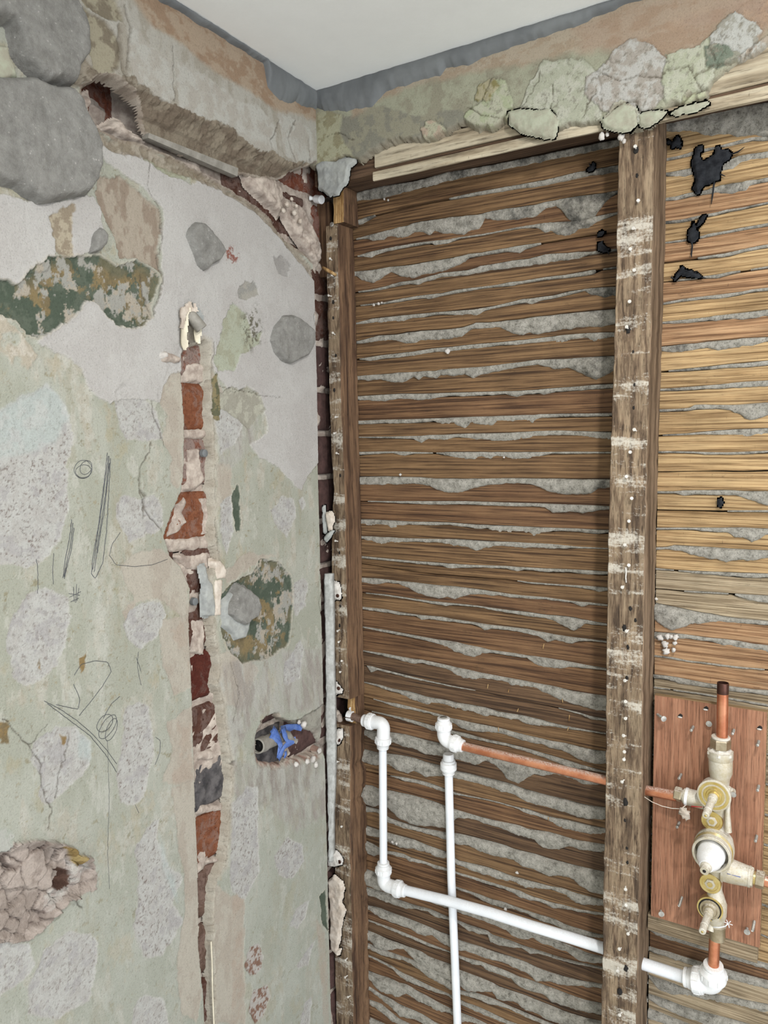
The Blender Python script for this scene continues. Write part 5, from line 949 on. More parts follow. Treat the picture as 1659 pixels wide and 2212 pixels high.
def piece(name, z0, z1, mats, yf=YS_, LLp=LL, RRp=RR, seed=43, wane=.0, step=.006):
    z = np.arange(z0, z1, step); z = np.r_[z, z1]; a, b, c = edge_at(LLp, YS_, z), edge_at(RRp, YS_, z), edge_at(BB, .065, z); c = np.maximum(c, b+.001)
    return stud(name, z, a, b, c, yf, .0625, s2, mats, seed, wane)
zt0, zn1, zn0 = zat(717, 486, YS_), zat(740, 1508, YS_), zat(740, 1566, YS_)
piece('timber', zn1, zt0, [M['stud_front'], M['stud_brown']])
piece('timber', .0, zn0, [M['stud_front'], M['stud_brown']], seed=47, wane=.006)
piece('timber_offcut', zt0+.001, 2.2375, [M['fresh_wood'], M['stud_brown']], LLp=[(718, 400), (720, 490)], RRp=[(742, 400), (745, 490)], seed=49)
zz_ = np.arange(zn0-.001, zn1+.002, .006); c_ = edge_at(BB, .065, zz_); stud('notch_back', zz_, c_*0+.020, c_*0+.040, c_-.0005, .038, .0625, s2, [M['fresh_wood'], M['stud_brown']], 51)
def onface(px, py, y): return P(px, py, 1, y)
def nails(lst, y, parent, holes=(), r=.0027):
    rs = random.Random(5)
    for px, py in lst:
        p = onface(px, py, y); t = Vector((rs.uniform(-.25, .25), -1, rs.uniform(-.2, .35))).normalized(); q = Vector(p)
        mb = MB(); mb.tube([q-t*.004, q+t*.006], .0011, 6); mb.lathe(q+t*.0055, t, [(0, r*.7), (.0004, r), (.0016, r), (.002, r*.8)], 6, rot=rs.random()); mb.build('nail', M['nail'], parent, smooth_=False)
    for px, py, rr in holes:
        p = onface(px, py, y); mb = MB(); mb.lump((p[0], y-.0002, p[2]), rr, int(px), 8, (1, .22, 1.5), rough=.3); mb.build('nail_hole', M['dark_hole'], parent)
def cc(o, s, l): return [(o[0]+x/s, o[1]+y/s) for x, y in l]
nails(cc(R1, sR, [(340, 468), (362, 1005), (333, 1268), (290, 1487), (333, 1680), (285, 1985)])+cc(R2, sR, [(262, 230), (340, 1245), (290, 1452), (248, 1695), (297, 1928), (270, 2145)])+cc(R3, sR, [(245, 455), (268, 655), (218, 857), (265, 1295), (250, 1795), (250, 2005), (250, 2165)])
      + cc((1300, 1440), sS, [(235, 690), (230, 845), (225, 910), (222, 1130)])+cc(R4, sS, [(237, 532), (242, 705), (275, 985), (193, 1143), (160, 1340), (195, 1790)]), YC-.0005, s1,
      [(1300+x/sR, o+y/sR, r) for o, x, y, r in ((220, 350, 735, .002), (220, 340, 480, .0034), (660, 262, 240, .0034), (660, 313, 460, .0014), (660, 325, 787, .0014), (660, 318, 1018, .0016), (1080, 285, 1080, .0022), (1080, 335, 1197, .0018), (1080, 225, 1275, .0032), (1080, 260, 1465, .0022), (1080, 250, 1770, .002), (1440, 235, 1345, .0042), (1440, 230, 1530, .0018), (1440, 250, 1805, .0016), (1440, 255, 1950, .002), (1800, 240, 1345, .0032), (1800, 180, 1575, .0036))])
mb = MB(); a = cc(R3, sR, [(238, 670), (242, 720), (238, 770), (243, 822)]); mb.tube([onface(x, y, YC-.005+.001*k) for k, (x, y) in enumerate(a)], .0011, 6); mb.build('bent_nail', M['nail'], s1)
nails(cc((640, 380), 4.256, [(327, 773), (340, 925), (320, 1105), (352, 1455), (380, 2215)])+cc((640, 900), 4.256, [(365, 147), (390, 343), (380, 1145), (395, 1960), (402, 2062)])+cc((640, 1400), 4.424, [(445, 122), (430, 222), (410, 1085), (443, 1700)])+cc((640, 1840), 5.944, [(655, 1365), (655, 1590), (693, 1850)]), YS_-.0005, s2,
      [(640+x/4.256, o+y/4.256, r) for o, x, y, r in ((380, 318, 575, .0022), (380, 340, 1160, .0022), (380, 340, 1305, .0018), (380, 365, 1650, .002), (380, 350, 1970, .0024), (900, 405, 540, .002), (900, 398, 1250, .0018), (900, 405, 1740, .002), (900, 400, 1920, .0022))], r=.0022)
def dab(poly, thick, y, parent, seed, screw=None, mat='dab_white', name='plaster_dab'):
    rslab(poly, thick, y, name, M[mat], parent, seed, fall=.004, rough=.002)
    if screw: 
        q = Vector(onface(screw[0], screw[1], y-thick)); MB().lathe(q+Vector((0, .003, 0)), (0, -1, 0), [(0, .002), (.0025, .0036), (.0034, .0036), (.0036, .003)], 12).build('screw', M['copper_dark'], parent)
dab([(716, 1256), (722, 1255), (731, 1258), (734, 1270), (737, 1290), (733, 1296), (722, 1294), (716, 1297)], .005, .018, s2, 3, (729, 1287))
dab([(717, 1477), (724, 1472), (732, 1480), (739, 1490), (737, 1498), (728, 1500), (722, 1504), (717, 1498)], .006, .018, s2, 4, (731, 1487))
dab([(723, 1578), (730, 1574), (740, 1576), (739, 1592), (734, 1605), (724, 1610), (719, 1606)], .006, .018, s2, 5, (732, 1599))
dab([(709, 1838), (714, 1832), (718, 1840), (724, 1838), (734, 1846), (740, 1856), (738, 1868), (722, 1872), (710, 1868)], .008, .016, s2, 6, (733, 1862))
o_ = lambda px, py, y=.016: Vector(onface(px, py, y))
MB().lathe(o_(720, 487, .018), (0, -1, .15), [(0, .001), (.004, .0042), (.0055, .0042), (.006, .003)], 12).build('screw', M['steel'], s2)
mb = MB(); mb.tube([o_(697, 578, .012), o_(708, 584, .010), o_(726, 594, .014)], [.0028, .0034, .0028], 5, rot=.6); tag(mb.build('wood_splinter', M['fresh_wood']), 'thin pale splinter of lath lying across the corner gap', 'splinter')
# grey lime strip standing in the open corner joint, and the cream sliver below it
w = MB(); zs = np.arange(zat(712, 1862, 0), zat(705, 1238, 0), .004)
def strip(name, zs, xl, xr, y, th, mat, label, cat, seed):
    n = len(zs); K = 6; sec = []
    for i, z in enumerate(zs):
        a, b = xl[i], xr[i]; j = [float(fbm(np.array([z]), np.array([q*.3]), 70, seed, 4)[0]) for q in range(4)]
        sec += [(a, y+th, z), (a+j[0]*.004, y+.002, z), (a+(b-a)*(.3+.3*j[2]), y-.001+j[1]*.008, z), (a+(b-a)*(.55+.3*j[2]), y+.003+j[2]*.004, z), (b+j[3]*.010, y+.002+j[0]*.006, z), (b, y+th, z)]
    f = [(i*K+k, i*K+(k+1) % K, (i+1)*K+(k+1) % K, (i+1)*K+k) for i in range(n-1) for k in range(K)]; f.append(tuple(range(K-1, -1, -1))); f.append(tuple((n-1)*K+k for k in range(K)))
    return tag(mesh(name, sec, f, M[mat]), label, cat)
strip('lime_strip', zs, edge_at([(700, 1245), (701, 1330), (703, 1420), (703, 1560), (707, 1700), (709, 1780), (711, 1862)], 0., zs), edge_at([(714, 1245), (716, 1330), (716, 1420), (719, 1520), (720, 1620), (719, 1700), (716, 1760), (716, 1862)], 0., zs), -.002, .014, 'strip_lime', 'long narrow strip of grey lime plaster filling the corner joint', 'plaster strip', 61)
lp_ = tag(rslab([(710, 1900), (716, 1896), (722, 1890), (735, 1900), (740, 1905), (744, 1920), (738, 1950), (746, 1965), (741, 1985), (738, 2005), (735, 2030), (730, 2050), (738, 2048), (734, 2064), (728, 2060), (716, 2050), (714, 1990), (713, 1940)], .006, .012, 'plaster_sliver', M['skim_white'], None, 12, rough=.002), 'tall cream sliver of plaster standing against the corner stud, low down', 'plaster sliver')
for k, pl in enumerate(([(698, 1094), (703, 1092), (705, 1150), (699, 1152)], [(705, 1106), (716, 1104), (722, 1116), (718, 1142), (710, 1148), (706, 1120)], [(700, 1160), (712, 1148), (722, 1148), (714, 1160), (704, 1170)])):
    rslab(pl, .006, .002, 'corner_fragment', M['caulk'] if k != 1 else M['skim_white'], WL, 20+k)
for k, (x, y, r) in enumerate(((726, 1546, .010), (733, 1552, .008), (728, 1560, .007), (722, 1535, .007))):
    MB().lump(P(x, y, 1, .034), r, k, 9, (.8, .7, 1.1)).build('lime_lump', M['mortar'], WL)
# ------------------------------------------------------------------ pipes and push-fit fittings
def clear(prof, org, d, parent, name='collar', mat='white_plastic', n=28): return MB().lathe(org, d, prof, n).build(name, M[mat], parent, auto=.6)
def collar_parts(parent, org, d, r, flip=False):
    """push-fit mouth: org = end of the mouth, d = direction into the fitting, r = pipe radius"""
    d = Vector(d).normalized(); k = r/.0075
    prof = [(0, 1.12), (.0006, 1.42), (.0030, 1.46), (.0032, 1.34), (.0046, 1.34), (.0050, 1.50), (.0078, 1.58), (.0100, 1.84), (.0105, 1.93), (.0190, 1.96), (.0196, 1.88), (.0210, 1.88), (.0214, 1.60), (.0240, 1.55)]
    mb = MB(); mb.lathe(org, d, [(a*k, b*r) for a, b in prof], 28)
    X = d.orthogonal().normalized(); Yv_ = d.cross(X)
    for q in range(10):                                    # grip ribs
        an = 2*math.pi*q/10; u = X*math.cos(an)+Yv_*math.sin(an); mb.tube([Vector(org)+d*.0115*k+u*r*1.93, Vector(org)+d*.0180*k+u*r*1.95], r*.11, 5)
    return mb.build('collar', M['white_plastic'], parent, auto=.6)
def elbow(org_a, da, org_b, db, corner, r, parent):
    """mouth A at org_a opening away from da, mouth B likewise; body bends at the corner"""
    a = Vector(org_a); b = Vector(org_b); c = Vector(corner); ra = (c-a).normalized(); rb = (c-b).normalized(); k = r/.0075
    la = (c-a).length; lb = (c-b).length; R_ = min(.012*k, la-.02*k, lb-.02*k)
    pts = [a+ra*.021*k]; A1 = c-ra*R_; B1 = c-rb*R_
    for q in range(9): t = q/8; pts.append(A1*(1-t)**2+c*2*t*(1-t)+B1*t*t)
    pts.append(b+rb*.021*k); e = MB().tube(pts, r*1.58, 24).build('elbow', M['white_plastic'], parent, auto=.8)
    collar_parts(e, a, ra, r); collar_parts(e, b, rb, r); return e
YP = .034
# run 1: clip at the corner -> elbow -> short drop -> elbow -> long pipe through the stud -> elbow -> up to the valve
g1 = empty('plastic_pipe_run', V(827, 1560, 1, YP)); tag(g1, 'white plastic pipe run dropping from the corner clip and crossing behind the middle stud', 'pipe')
c1 = V(829, 1563, 1, YP); a1 = V(785, 1556, 1, YP); b1 = V(827, 1617, 1, YP)
MB().tube([V(752, 1544, 1, YP-.001), V(790, 1557, 1, YP)], .0072, 18).build('copper_stub', M['copper_old'], g1, auto=.6)
elbow(a1, 0, b1, 0, c1, .0078, g1)
t1 = V(828, 1862, 1, YP); MB().tube([b1+Vector((0, 0, .015)), t1-Vector((0, 0, .015))], .0075, 20).build('pipe', M['white_pipe'], g1, auto=.6)
c2 = V(829, 1910, 1, YP); b2 = V(876, 1925, 1, YP); elbow(t1, 0, b2, 0, c2, .0080, g1)
lp = [V(870, 1922, 1, YP), V(960, 1944, 1, YP-.001), V(1060, 1972, 1, YP-.003), V(1150, 2001, 1, YP-.004), V(1230, 2025, 1, YP-.004), V(1300, 2047, 1, YP-.004), V(1390, 2082, 1, YP-.004), V(1470, 2108, 1, YP-.006), V(1480, 2111, 1, YP-.008)]
MB().tube(lp, .0092, 20).build('pipe', M['white_pipe'], g1, auto=.6)
YV = .016
c3 = V(1540, 2125, 1, YV+.006); a3 = V(1478, 2110, 1, YV+.008); b3 = V(1541, 2083, 1, YV)
elbow(a3, 0, b3, 0, c3, .0098, g1)
MB().tube([b3-Vector((0, 0, .02)), V(1544, 2020, 1, YV)], .0078, 20).build('copper_tail', M['copper'], g1, auto=.6)
# run 2: open elbow and copper branch to the valve
g2 = empty('copper_pipe_run', V(1100, 1640, 1, .026)); tag(g2, 'long bare copper pipe with an open white elbow, passing through the middle stud', 'pipe')
YQ = .024
c4 = V(959, 1598, 1, YQ); a4 = V(958, 1550, 1, YQ); b4 = V(1001, 1612, 1, YQ)
e4 = elbow(a4, 0, b4, 0, c4, .0076, g2)
MB().lathe(a4+Vector((0, 0, .0006)), (0, 0, -1), [(0, .0066), (.0005, .0064), (.0010, .004), (.0012, .001)], 20).build('open_mouth', M['grey_plastic'], e4)
MB().tube([b4-Vector((.01, 0, 0)), V(1305, 1685, 1, YQ), V(1395, 1707, 1, YQ), V(1462, 1720, 1, YV+.002)], .0076, 20).build('pipe', M['copper'], g2, auto=.6)
# run 3: capped riser
g3 = empty('capped_pipe', V(978, 1900, 1, .052)); tag(g3, 'vertical white plastic pipe with a stop end, crossing behind the long pipe', 'pipe')
YR = .0525
p0 = V(969, 1672, 1, YR); MB().tube([p0+Vector((0, 0, .01)), V(975, 1900, 1, YR), V(982, 2060, 1, YR), V(989, 2230, 1, YR), V(990, 2260, 1, YR)*1.-Vector((0, 0, .02)), Vector((.262, YR, .0))], .0076, 20).build('pipe', M['white_pipe'], g3, auto=.6)
mb = MB(); prof = [(0, 1.12), (.0006, 1.42), (.003, 1.46), (.0032, 1.3), (.0046, 1.3), (.006, 1.55), (.009, 1.62), (.0095, 1.9), (.014, 1.92), (.0144, 1.8), (.0155, 1.8), (.016, 1.9), (.021, 1.88), (.0225, 1.6), (.026, 1.58), (.0262, 1.30), (.036, 1.26), (.038, 1.1)]
mb.lathe(p0, (0, 0, 1), [(a, b*.0078) for a, b in prof], 28); mb.build('stop_end', M['white_plastic'], g3, auto=.6)
# clips
def clip(name, c, ax, r, label, up=Vector((0, 0, 1))):
    e = empty(name, c); tag(e, label, 'pipe clip', 'white pipe clips'); c = Vector(c); ax = Vector(ax).normalized(); u = (up-ax*up.dot(ax)).normalized(); v = ax.cross(u); vs = []; n = 22
    for s_ in (-1, 1):
        for k in range(n+1):
            an = 2*math.pi*(.02+.96*k/n)
            for rr in (r, r*1.3): vs.append(c+ax*.0052*s_+(u*math.sin(an)+v*math.cos(an))*rr)
    m = (n+1)*2; f = []
    for k in range(n):
        a, b = k*2, (k+1)*2
        f += [(a, b, b+1, a+1), (m+a, m+a+1, m+b+1, m+b), (a+1, b+1, m+b+1, m+a+1), (a, m+a, m+b, b)]
    f += [(0, 1, m+1, m), (2*n, m+2*n, m+2*n+1, 2*n+1)]
    MB().add(vs, f).build('band', M['white_plastic'], e, auto=.7)
    q = c+u*r*1.2-ax*.002; t = MB(); t.lathe(q-v*.004+u*.003, u*.2-v+ax*-.2, [(0, .0035), (.006, .0042), (.007, .004)], 14); t.build('screw_boss', M['white_plastic'], e, auto=.6)
    MB().lathe(q-v*.011+u*.004, u*.2-v+ax*-.2, [(0, .0022), (.0012, .0022), (.0013, .0008)], 10).build('screw', M['dark_hole'], e); return e
clip('pipe_clip', V(757, 1547, 1, YP-.001), (1, 0, 0), .0078, 'white plastic pipe clip gripping the copper stub in the stud notch')
k1 = empty('pipe_clip', V(688, 429, 1, .010)); tag(k1, 'empty white plastic pipe clip screwed below the plaster flap at the top of the corner', 'pipe clip', 'white pipe clips')
a = V(682, 430, 1, .012); b = V(702, 432, 1, .008)
MB().lathe(a, b-a, [(0, .0060), (.0006, .0072), (.0155, .0076), (.0162, .0070)], 24, rot=.2).build('band', M['white_plastic'], k1, auto=.6)
a = V(668, 428, 1, .006); b = V(682, 429, 1, .012); MB().lathe(a, b-a, [(0, .0034), (.0004, .0040), (.0035, .0040), (.0038, .0032), (.013, .0036)], 16).build('screw_boss', M['white_plastic'], k1, auto=.6)
MB().lathe(a-(b-a).normalized()*.0002, b-a, [(0, .0022), (.0006, .0022)], 12).build('screw_hole', M['dark_hole'], k1)
# old grey timber ends behind the clip
hb = tag(mesh('noggin', *(lambda m: (m.v, m.f))(MB().box((-.028, .036, 2.090), (.004, .060, 2.222))), M['stud_brown'], smooth_=False), 'dark old timber block behind the clip in the top corner', 'timber block')
# ------------------------------------------------------------------ plywood backing board and the valve
YB = .040
bd = empty('plywood_board', V(1530, 1750, 1, YB)); tag(bd, 'red brown plywood backing board behind the brass valve', 'board')
bx0 = float(V(1411, 1700, 1, YB).x); bx1 = float(V(1652, 1700, 1, YB).x); bz1, bz0 = 1.3945, 1.0385
mb = MB(); nx, nz = 2, 30
mb.box((bx0, YB, bz0), (bx1, YB+.012, bz1)); ob = mb.build('panel', M['ply'], bd, smooth_=False)
for k, (y0, y1, mt) in enumerate(((YB+.0002, YB+.004, 'ply_edge'), (YB+.004, YB+.008, 'ply_edge'))): pass
MB().box((bx0-.0004, YB+.0012, bz0-.0004), (bx1+.0004, YB+.0108, bz1+.0004)).build('ply_layers', M['ply_edge'], bd, smooth_=False)
tag(board('support_batten', float(V(1400, 2000, 1, .046).x), bx1-.003, bz0-.0285, bz0-.001, .044, .062, M['lath_grey'], None, 11), 'ridged grey brown batten under the lower edge of the plywood board', 'batten')
def screw(px, py, L, head=False, dx=0., dz=0., r=.0021):
    q = V(px, py, 1, YB); d = Vector((dx, -1, dz)).normalized(); mb = MB(); prof = []
    t = -.002
    while t < L: prof += [(t, r*.78), (t+.0007, r)]; t += .0014
    prof += [(L, r*.7)]
    if head: prof += [(L+.0005, r*1.2), (L+.003, r*2.1), (L+.0036, r*2.1), (L+.0038, r*1.1)]
    else: prof += [(L+.001, r*.35)]
    mb.lathe(q, d, prof, 12); return mb.build('screw', M['steel'], bd, auto=.9)
for x, y in ((912, 600), (1318, 632), (1566, 745), (1566, 1190), (792, 1075), (772, 1555), (1546, 1690)): screw(1300+x/sS, 1440+y/sS, .017)
for x, y in ((800, 640), (1522, 880)): screw(1300+x/sS, 1800+y/sS, .022, dz=-.05)
screw(1300+560/sS, 1440+478/sS, .016, True, .75, .02)
screw(1300+1450/sS, 1800+950/sS, .006, True, .1); screw(1300+590/sS, 1800+775/sS, .005, True, .3); screw(1300+1075/sS, 1440+560/sS, .002, True)
for x, y in ((783, 490), (1576, 610), (1040, 415)):
    q = V(1300+x/sS, 1440+y/sS, 1, YB-.0002); e = MB(); e.lump(q, .003, 4, 8, (1, .15, 1)); e.build('screw_hole', M['dark_hole'], bd)
    MB().lump(q+Vector((-.0005, -.0002, -.0022)), .0028, 7, 8, (1.3, .4, .5)).build('torn_fibre', M['dab_white'], bd)
vv_ = empty('shower_valve', V(1555, 1760, 1, YV)); tag(vv_, 'dusty brass thermostatic shower valve with two spindles and a white cartridge', 'valve')
def q1(x, y, yy=YV): return V(1300+x/sS, 1440+y/sS, 1, yy)
def q2(x, y, yy=YV): return V(1300+x/sS, 1800+y/sS, 1, yy)
K_ = .64                                       # fittings are 15 mm size
def VL(org, d, prof, n=24, rot=0., cap=True): return MB().lathe(org, d, [(a*K_, b*K_) for a, b in prof], n, cap=cap, rot=rot)
# cast body: one continuous tapering casting from the top flange to the lower tail
body = MB(); prof = [(1185, 900, .026), (1185, 930, .0275), (1186, 1000, .0272), (1186, 1050, .0268), (1180, 1110, .0225), (1180, 1180, .021), (1180, 1300, .0225), (1172, 1400, .021), (1160, 1480, .0175), (1155, 1570, .0165), (1160, 1640, .020), (1180, 1720, .0290), (1185, 1800, .0320), (1180, 1900, .031), (1160, 1990, .026), (1142, 2060, .0185), (1130, 2140, .0165)]
prof = [(q1(x, y), r) for x, y, r in prof]+[(q2(x, y), r) for x, y, r in ((1130, 560, .0165), (1135, 620, .020), (1140, 700, .0255), (1138, 800, .0250), (1135, 880, .0205), (1145, 940, .0170), (1150, 1000, .0150), (1150, 1050, .0148))]
body.tube([p for p, r in prof], [r*.86*K_*1.08 for p, r in prof], 28); bo = body.build('body', M['brass'], vv_, auto=1.2)
rib = MB(); rib.tube([q1(1262, 1200, YV-.010), q1(1255, 1450, YV-.010), q1(1262, 1650, YV-.012)], [.004, .0035, .005], 8); rib.build('casting_rib', M['brass'], vv_, auto=1.2)
# inlet (left), with nut and union
ax = (q1(985, 1330)-q1(730, 1262)).normalized(); i0 = q1(722, 1262, YV+.002)
VL(i0, ax, [(0, .0100), (.0004, .0150), (.0022, .0166), (.0150, .0166), (.0168, .0154)], 6, rot=.3).build('nut', M['nut'], vv_, auto=.3)
VL(i0+ax*.0165*K_, ax, [(0, .0125), (.0035, .0125), (.0038, .0165), (.0080, .0185), (.0120, .0190), (.050, .0190)], 24).build('union', M['brass'], vv_, auto=.5)
VL(i0+ax*.0245*K_, ax, [(0, .0188), (.0003, .0200), (.0050, .0201), (.0065, .0196)], 24).build('thread_tape', M['white_plastic'], vv_, auto=.5)
a = q1(893, 1395, YV-.0125); b = q1(1005, 1402, YV-.0130); MB().tube([a, b], [.0011, .0006], 5).build('red_mark', M['red_mark'], vv_)
# top: flange, nut
tp = q1(1182, 925); VL(tp, (0, 0, 1), [(0, .0238), (.001, .0262), (.004, .0272), (.014, .0272), (.020, .0272)], 24).build('flange', M['brass'], vv_, auto=.5)
VL(tp+Vector((0, 0, .0075)), (0, 0, 1), [(0, .0265), (.001, .0292), (.0065, .0292), (.0080, .0265), (.012, .0190), (.020, .0165)], 6, rot=.5).build('hex_flange', M['white_dust'], vv_, auto=.4)
tn = q1(1185, 815); VL(tn, (0, 0, 1), [(0, .0195), (.0015, .0218), (.0200, .0218), (.0225, .0205), (.0230, .0192), (.0265, .0185), (.0268, .0125)], 6, rot=.2).build('nut', M['nut'], vv_, auto=.3)
VL(tn+Vector((0, 0, .0235*K_)), (0, 0, 1), [(0, .0195), (.0035, .0200), (.0045, .0190), (.0045, .0130)], 24).build('olive_ring', M['white_dust'], vv_, auto=.3)
# upper flow ring + spindle
def disc(c, y0, prof, name, mat, rot=0., n=36, k=K_): return MB().lathe(Vector((c.x, y0, c.z)), (0, -1, 0), [(a*k, b*k) for a, b in prof], n, rot=rot).build(name, M[mat], vv_, auto=.5)
YF = YV-.018
R_ = q1(1118, 1290, YF)
disc(R_, YV, [(0, .033), (.020, .0345), (.023, .0358), (.0280, .0358), (.0286, .0345), (.0286, .0315)], 'valve_collar', 'brass')
disc(R_, YV-.0165, [(0, .032), (.0034, .0318), (.0036, .0262), (.0022, .0258), (.0022, .0225), (.0040, .0220), (.0040, .0170), (.0060, .0160), (.0062, .012), (.0115, .0112), (.0120, .0080)], 'face_ring', 'brass_bright')
def spindle(base, tip, name='spindle'):
    d = (tip-base); L = d.length; m_ = MB(); m_.lathe(base, d, [(0, .0066), (.012, .0062), (.0124, .0052), (L*.5, .0052), (L-.0165, .0050), (L-.016, .0055), (L-.0145, .0055), (L-.014, .0050), (L-.001, .0048), (L, .0040)], 20)
    s_ = m_.build(name, M['brass'], vv_, auto=.6); MB().lathe(tip-d.normalized()*.0002, d, [(0, .0018), (.0004, .0016)], 12).build('tip_screw', M['brass_bright'], s_); return s_
b_ = Vector((R_.x, YF-.002, R_.z)); spindle(b_, q1(1035, 1490, b_.y-.056))
# small hexagon blanking plugs
for c, rr in ((q1(1098, 1545, YV-.012), .0232), (q2(1080, 508, YV-.012), .0232)):
    disc(c, YV-.001, [(0, rr), (.0150, rr), (.0165, rr*.96), (.0167, rr*.74), (.0155, rr*.72), (.0157, rr*.52)], 'blanking_disc', 'brass_bright')
    disc(c, YV-.0110, [(0, rr*.50), (.0040, rr*.50), (.0044, rr*.42), (.0044, rr*.30)], 'hex_plug', 'brass', n=6)
    disc(c, YV-.0138, [(0, rr*.26), (.0012, rr*.24)], 'plug_centre', 'brass_bright')
# fixing lugs
L_ = q1(1318, 1262, YV+.004); MB().tube([q1(1240, 1240, YV+.008), L_], [.0085, .0060], 14).build('lug', M['brass'], vv_, auto=.8)
disc(L_, YV-.001, [(0, .0065), (.002, .0062), (.0022, .004)], 'lug_screw', 'steel', n=14)
L_ = q2(1085, 985, YV); MB().tube([q2(1100, 880, YV-.004), q2(1083, 975, YV-.010)], [.0055, .0050], 14).build('lug', M['brass'], vv_, auto=.8)
# large barrel with the white cartridge
B0 = q1(1132, 1775, YV-.004); tipc = q1(1092, 1880, YV-.036)
d = (tipc-B0); L = d.length
bm = MB(); pr = [(-L*.2, .021), (0, .0245), (L*.15, .0262), (L*.17, .0272), (L*.34, .0272), (L*.35, .0250), (L*.42, .0250), (L*.43, .0262), (L, .0262), (L+.0006, .0255), (L+.0006, .0228), (L*.45, .0222), (L*.42, .005)]
bm.lathe(B0, d, pr, 40); bm.build('barrel', M['brass'], vv_, auto=.5)
dn = d.normalized()
for k in range(3): MB().lathe(B0+dn*L*(.50+.08*k), d, [(0, .0260), (.0004, .0267), (.0010, .0267), (.0014, .0260)], 40, cap=False).build('thread_ring', M['brass_bright'], vv_)
c0 = B0+dn*L*.42; tipw = q1(1022, 2045, tipc.y-.036)
dw = tipw-c0; Lw = dw.length
MB().lathe(c0, dw, [(0, .0190), (Lw*.30, .0188), (Lw*.32, .0182), (Lw*.50, .0168), (Lw*.62, .0140), (Lw*.72, .0112), (Lw*.80, .0092)], 32).build('cartridge', M['white_plastic'], vv_, auto=.5)
MB().lathe(c0+dw*.79, dw, [(0, .0080), (Lw*.06, .0078), (Lw*.08, .0062), (Lw*.20, .0058)], 20).build('cartridge_spline', M['brass'], vv_, auto=.5)
MB().lathe(c0+dw*.99, dw, [(0, .0024), (.0006, .0022)], 12).build('spline_hole', M['dark_hole'], vv_)
# lower ring and spindle
R2_ = q2(1078, 762, YV-.014)
disc(R2_, YV, [(0, .0265), (.018, .0280), (.0205, .0280), (.0208, .0255)], 'valve_collar', 'brass_bright')
disc(R2_, YV-.0115, [(0, .0248), (.0040, .0245), (.0042, .0225)], 'rubber_seal', 'dark_hole')
disc(R2_, YV-.0120, [(0, .0225), (.006, .0215), (.0065, .0170), (.012, .0140), (.013, .0085)], 'face_ring', 'nut')
b_ = Vector((R2_.x, YV-.016, R2_.z)); spindle(b_, q2(1002, 985, b_.y-.054))
VL(q2(1150, 1055, YV), (0, 0, 1), [(0, .0150), (.001, .0175), (.030, .0180), (.034, .0190)], 28).build('tail_union', M['nut'], vv_, auto=.5)
# outlet on the right
ao = q2(1200, 352, YV); ad = (q2(1640, 480, YV)-ao).normalized()
VL(ao, ad, [(0, .0270), (.022, .0265), (.055, .0225), (.0555, .0235), (.0600, .0235), (.0605, .0180)], 28).build('outlet', M['brass'], vv_, auto=.5)
VL(ao+ad*.0335, ad, [(0, .0206), (.001, .0228), (.0120, .0228), (.0130, .0200)], 6, rot=.4).build('hex_flange', M['brass'], vv_, auto=.3)
VL(ao+ad*.0415, ad, [(0, .0150), (.010, .0150)], 20).build('union', M['brass_bright'], vv_, auto=.3)
VL(ao+ad*.0445, ad, [(0, .0170), (.001, .0195), (.0160, .0195), (.0175, .0182), (.0185, .0160), (.0186, .0100)], 6, rot=.2).build('nut', M['nut'], vv_, auto=.3)
a = q2(1250, 402, YV-.0165); b = q2(1385, 438, YV-.015); MB().tube([a, b], .0006, 5).build('blue_mark', M['blue_mark'], vv_)
# copper riser and outlet pipe
rz = empty('copper_riser', tn); tag(rz, 'short open ended copper pipe rising from the top of the brass valve', 'pipe')
tt = q1(1210, 160, YV); bb = q1(1200, 720, YV)
MB().tube([bb, bb*.6+tt*.4, tt-Vector((0, 0, .016))], .0077, 22, cap=False).build('pipe', M['copper'], rz, auto=.6)
MB().lathe(tt-Vector((0, 0, .016)), (0, 0, 1), [(0, .0077), (.0002, .0080), (.0155, .0080), (.016, .0077), (.016, .0068), (-.010, .0067)], 22, cap=False).build('pipe_end', M['copper_dark'], rz, auto=.6)
ro = empty('outlet_pipe', ao+ad*.09); tag(ro, 'copper pipe leaving the right side of the valve at the picture edge', 'pipe')
MB().tube([ao+ad*.053, ao+ad*.25], .0077, 22).build('pipe', M['copper'], ro, auto=.6)
# thread of hemp and wire
mb = MB(); a = [q1(x, y, yy) for x, y, yy in ((425, 1300, .0), (500, 1350, .002), (600, 1392, .004), (700, 1415, .004), (790, 1420, 0), (835, 1385, -.003))]; mb.tube(a, .0006, 5); mb.lump(q1(830, 1460, -.002), .006, 3, 8, (1.2, .5, 1.2), rough=.5); mb.lump(q1(845, 1495, -.001), .0045, 4, 8, (.8, .5, 1.3), rough=.5)
tag(mb.build('hemp_thread', M['skim_white']), 'fine pale thread with a frayed tuft, hung between stud and valve inlet', 'thread')
mb = MB(); a = [q2(x, y, YV-.018) for x, y in ((1110, 935), (1170, 940), (1230, 928), (1262, 900))]; mb.tube(a, .0010, 6)
for k in range(6): an = k; mb.tube([a[-1], a[-1]+Vector((.006*math.cos(an), -.001, .006*math.sin(an)))], .0006, 4)
tag(mb.build('string_tie', M['white_plastic']), 'white string tied round the lower neck of the valve', 'string')
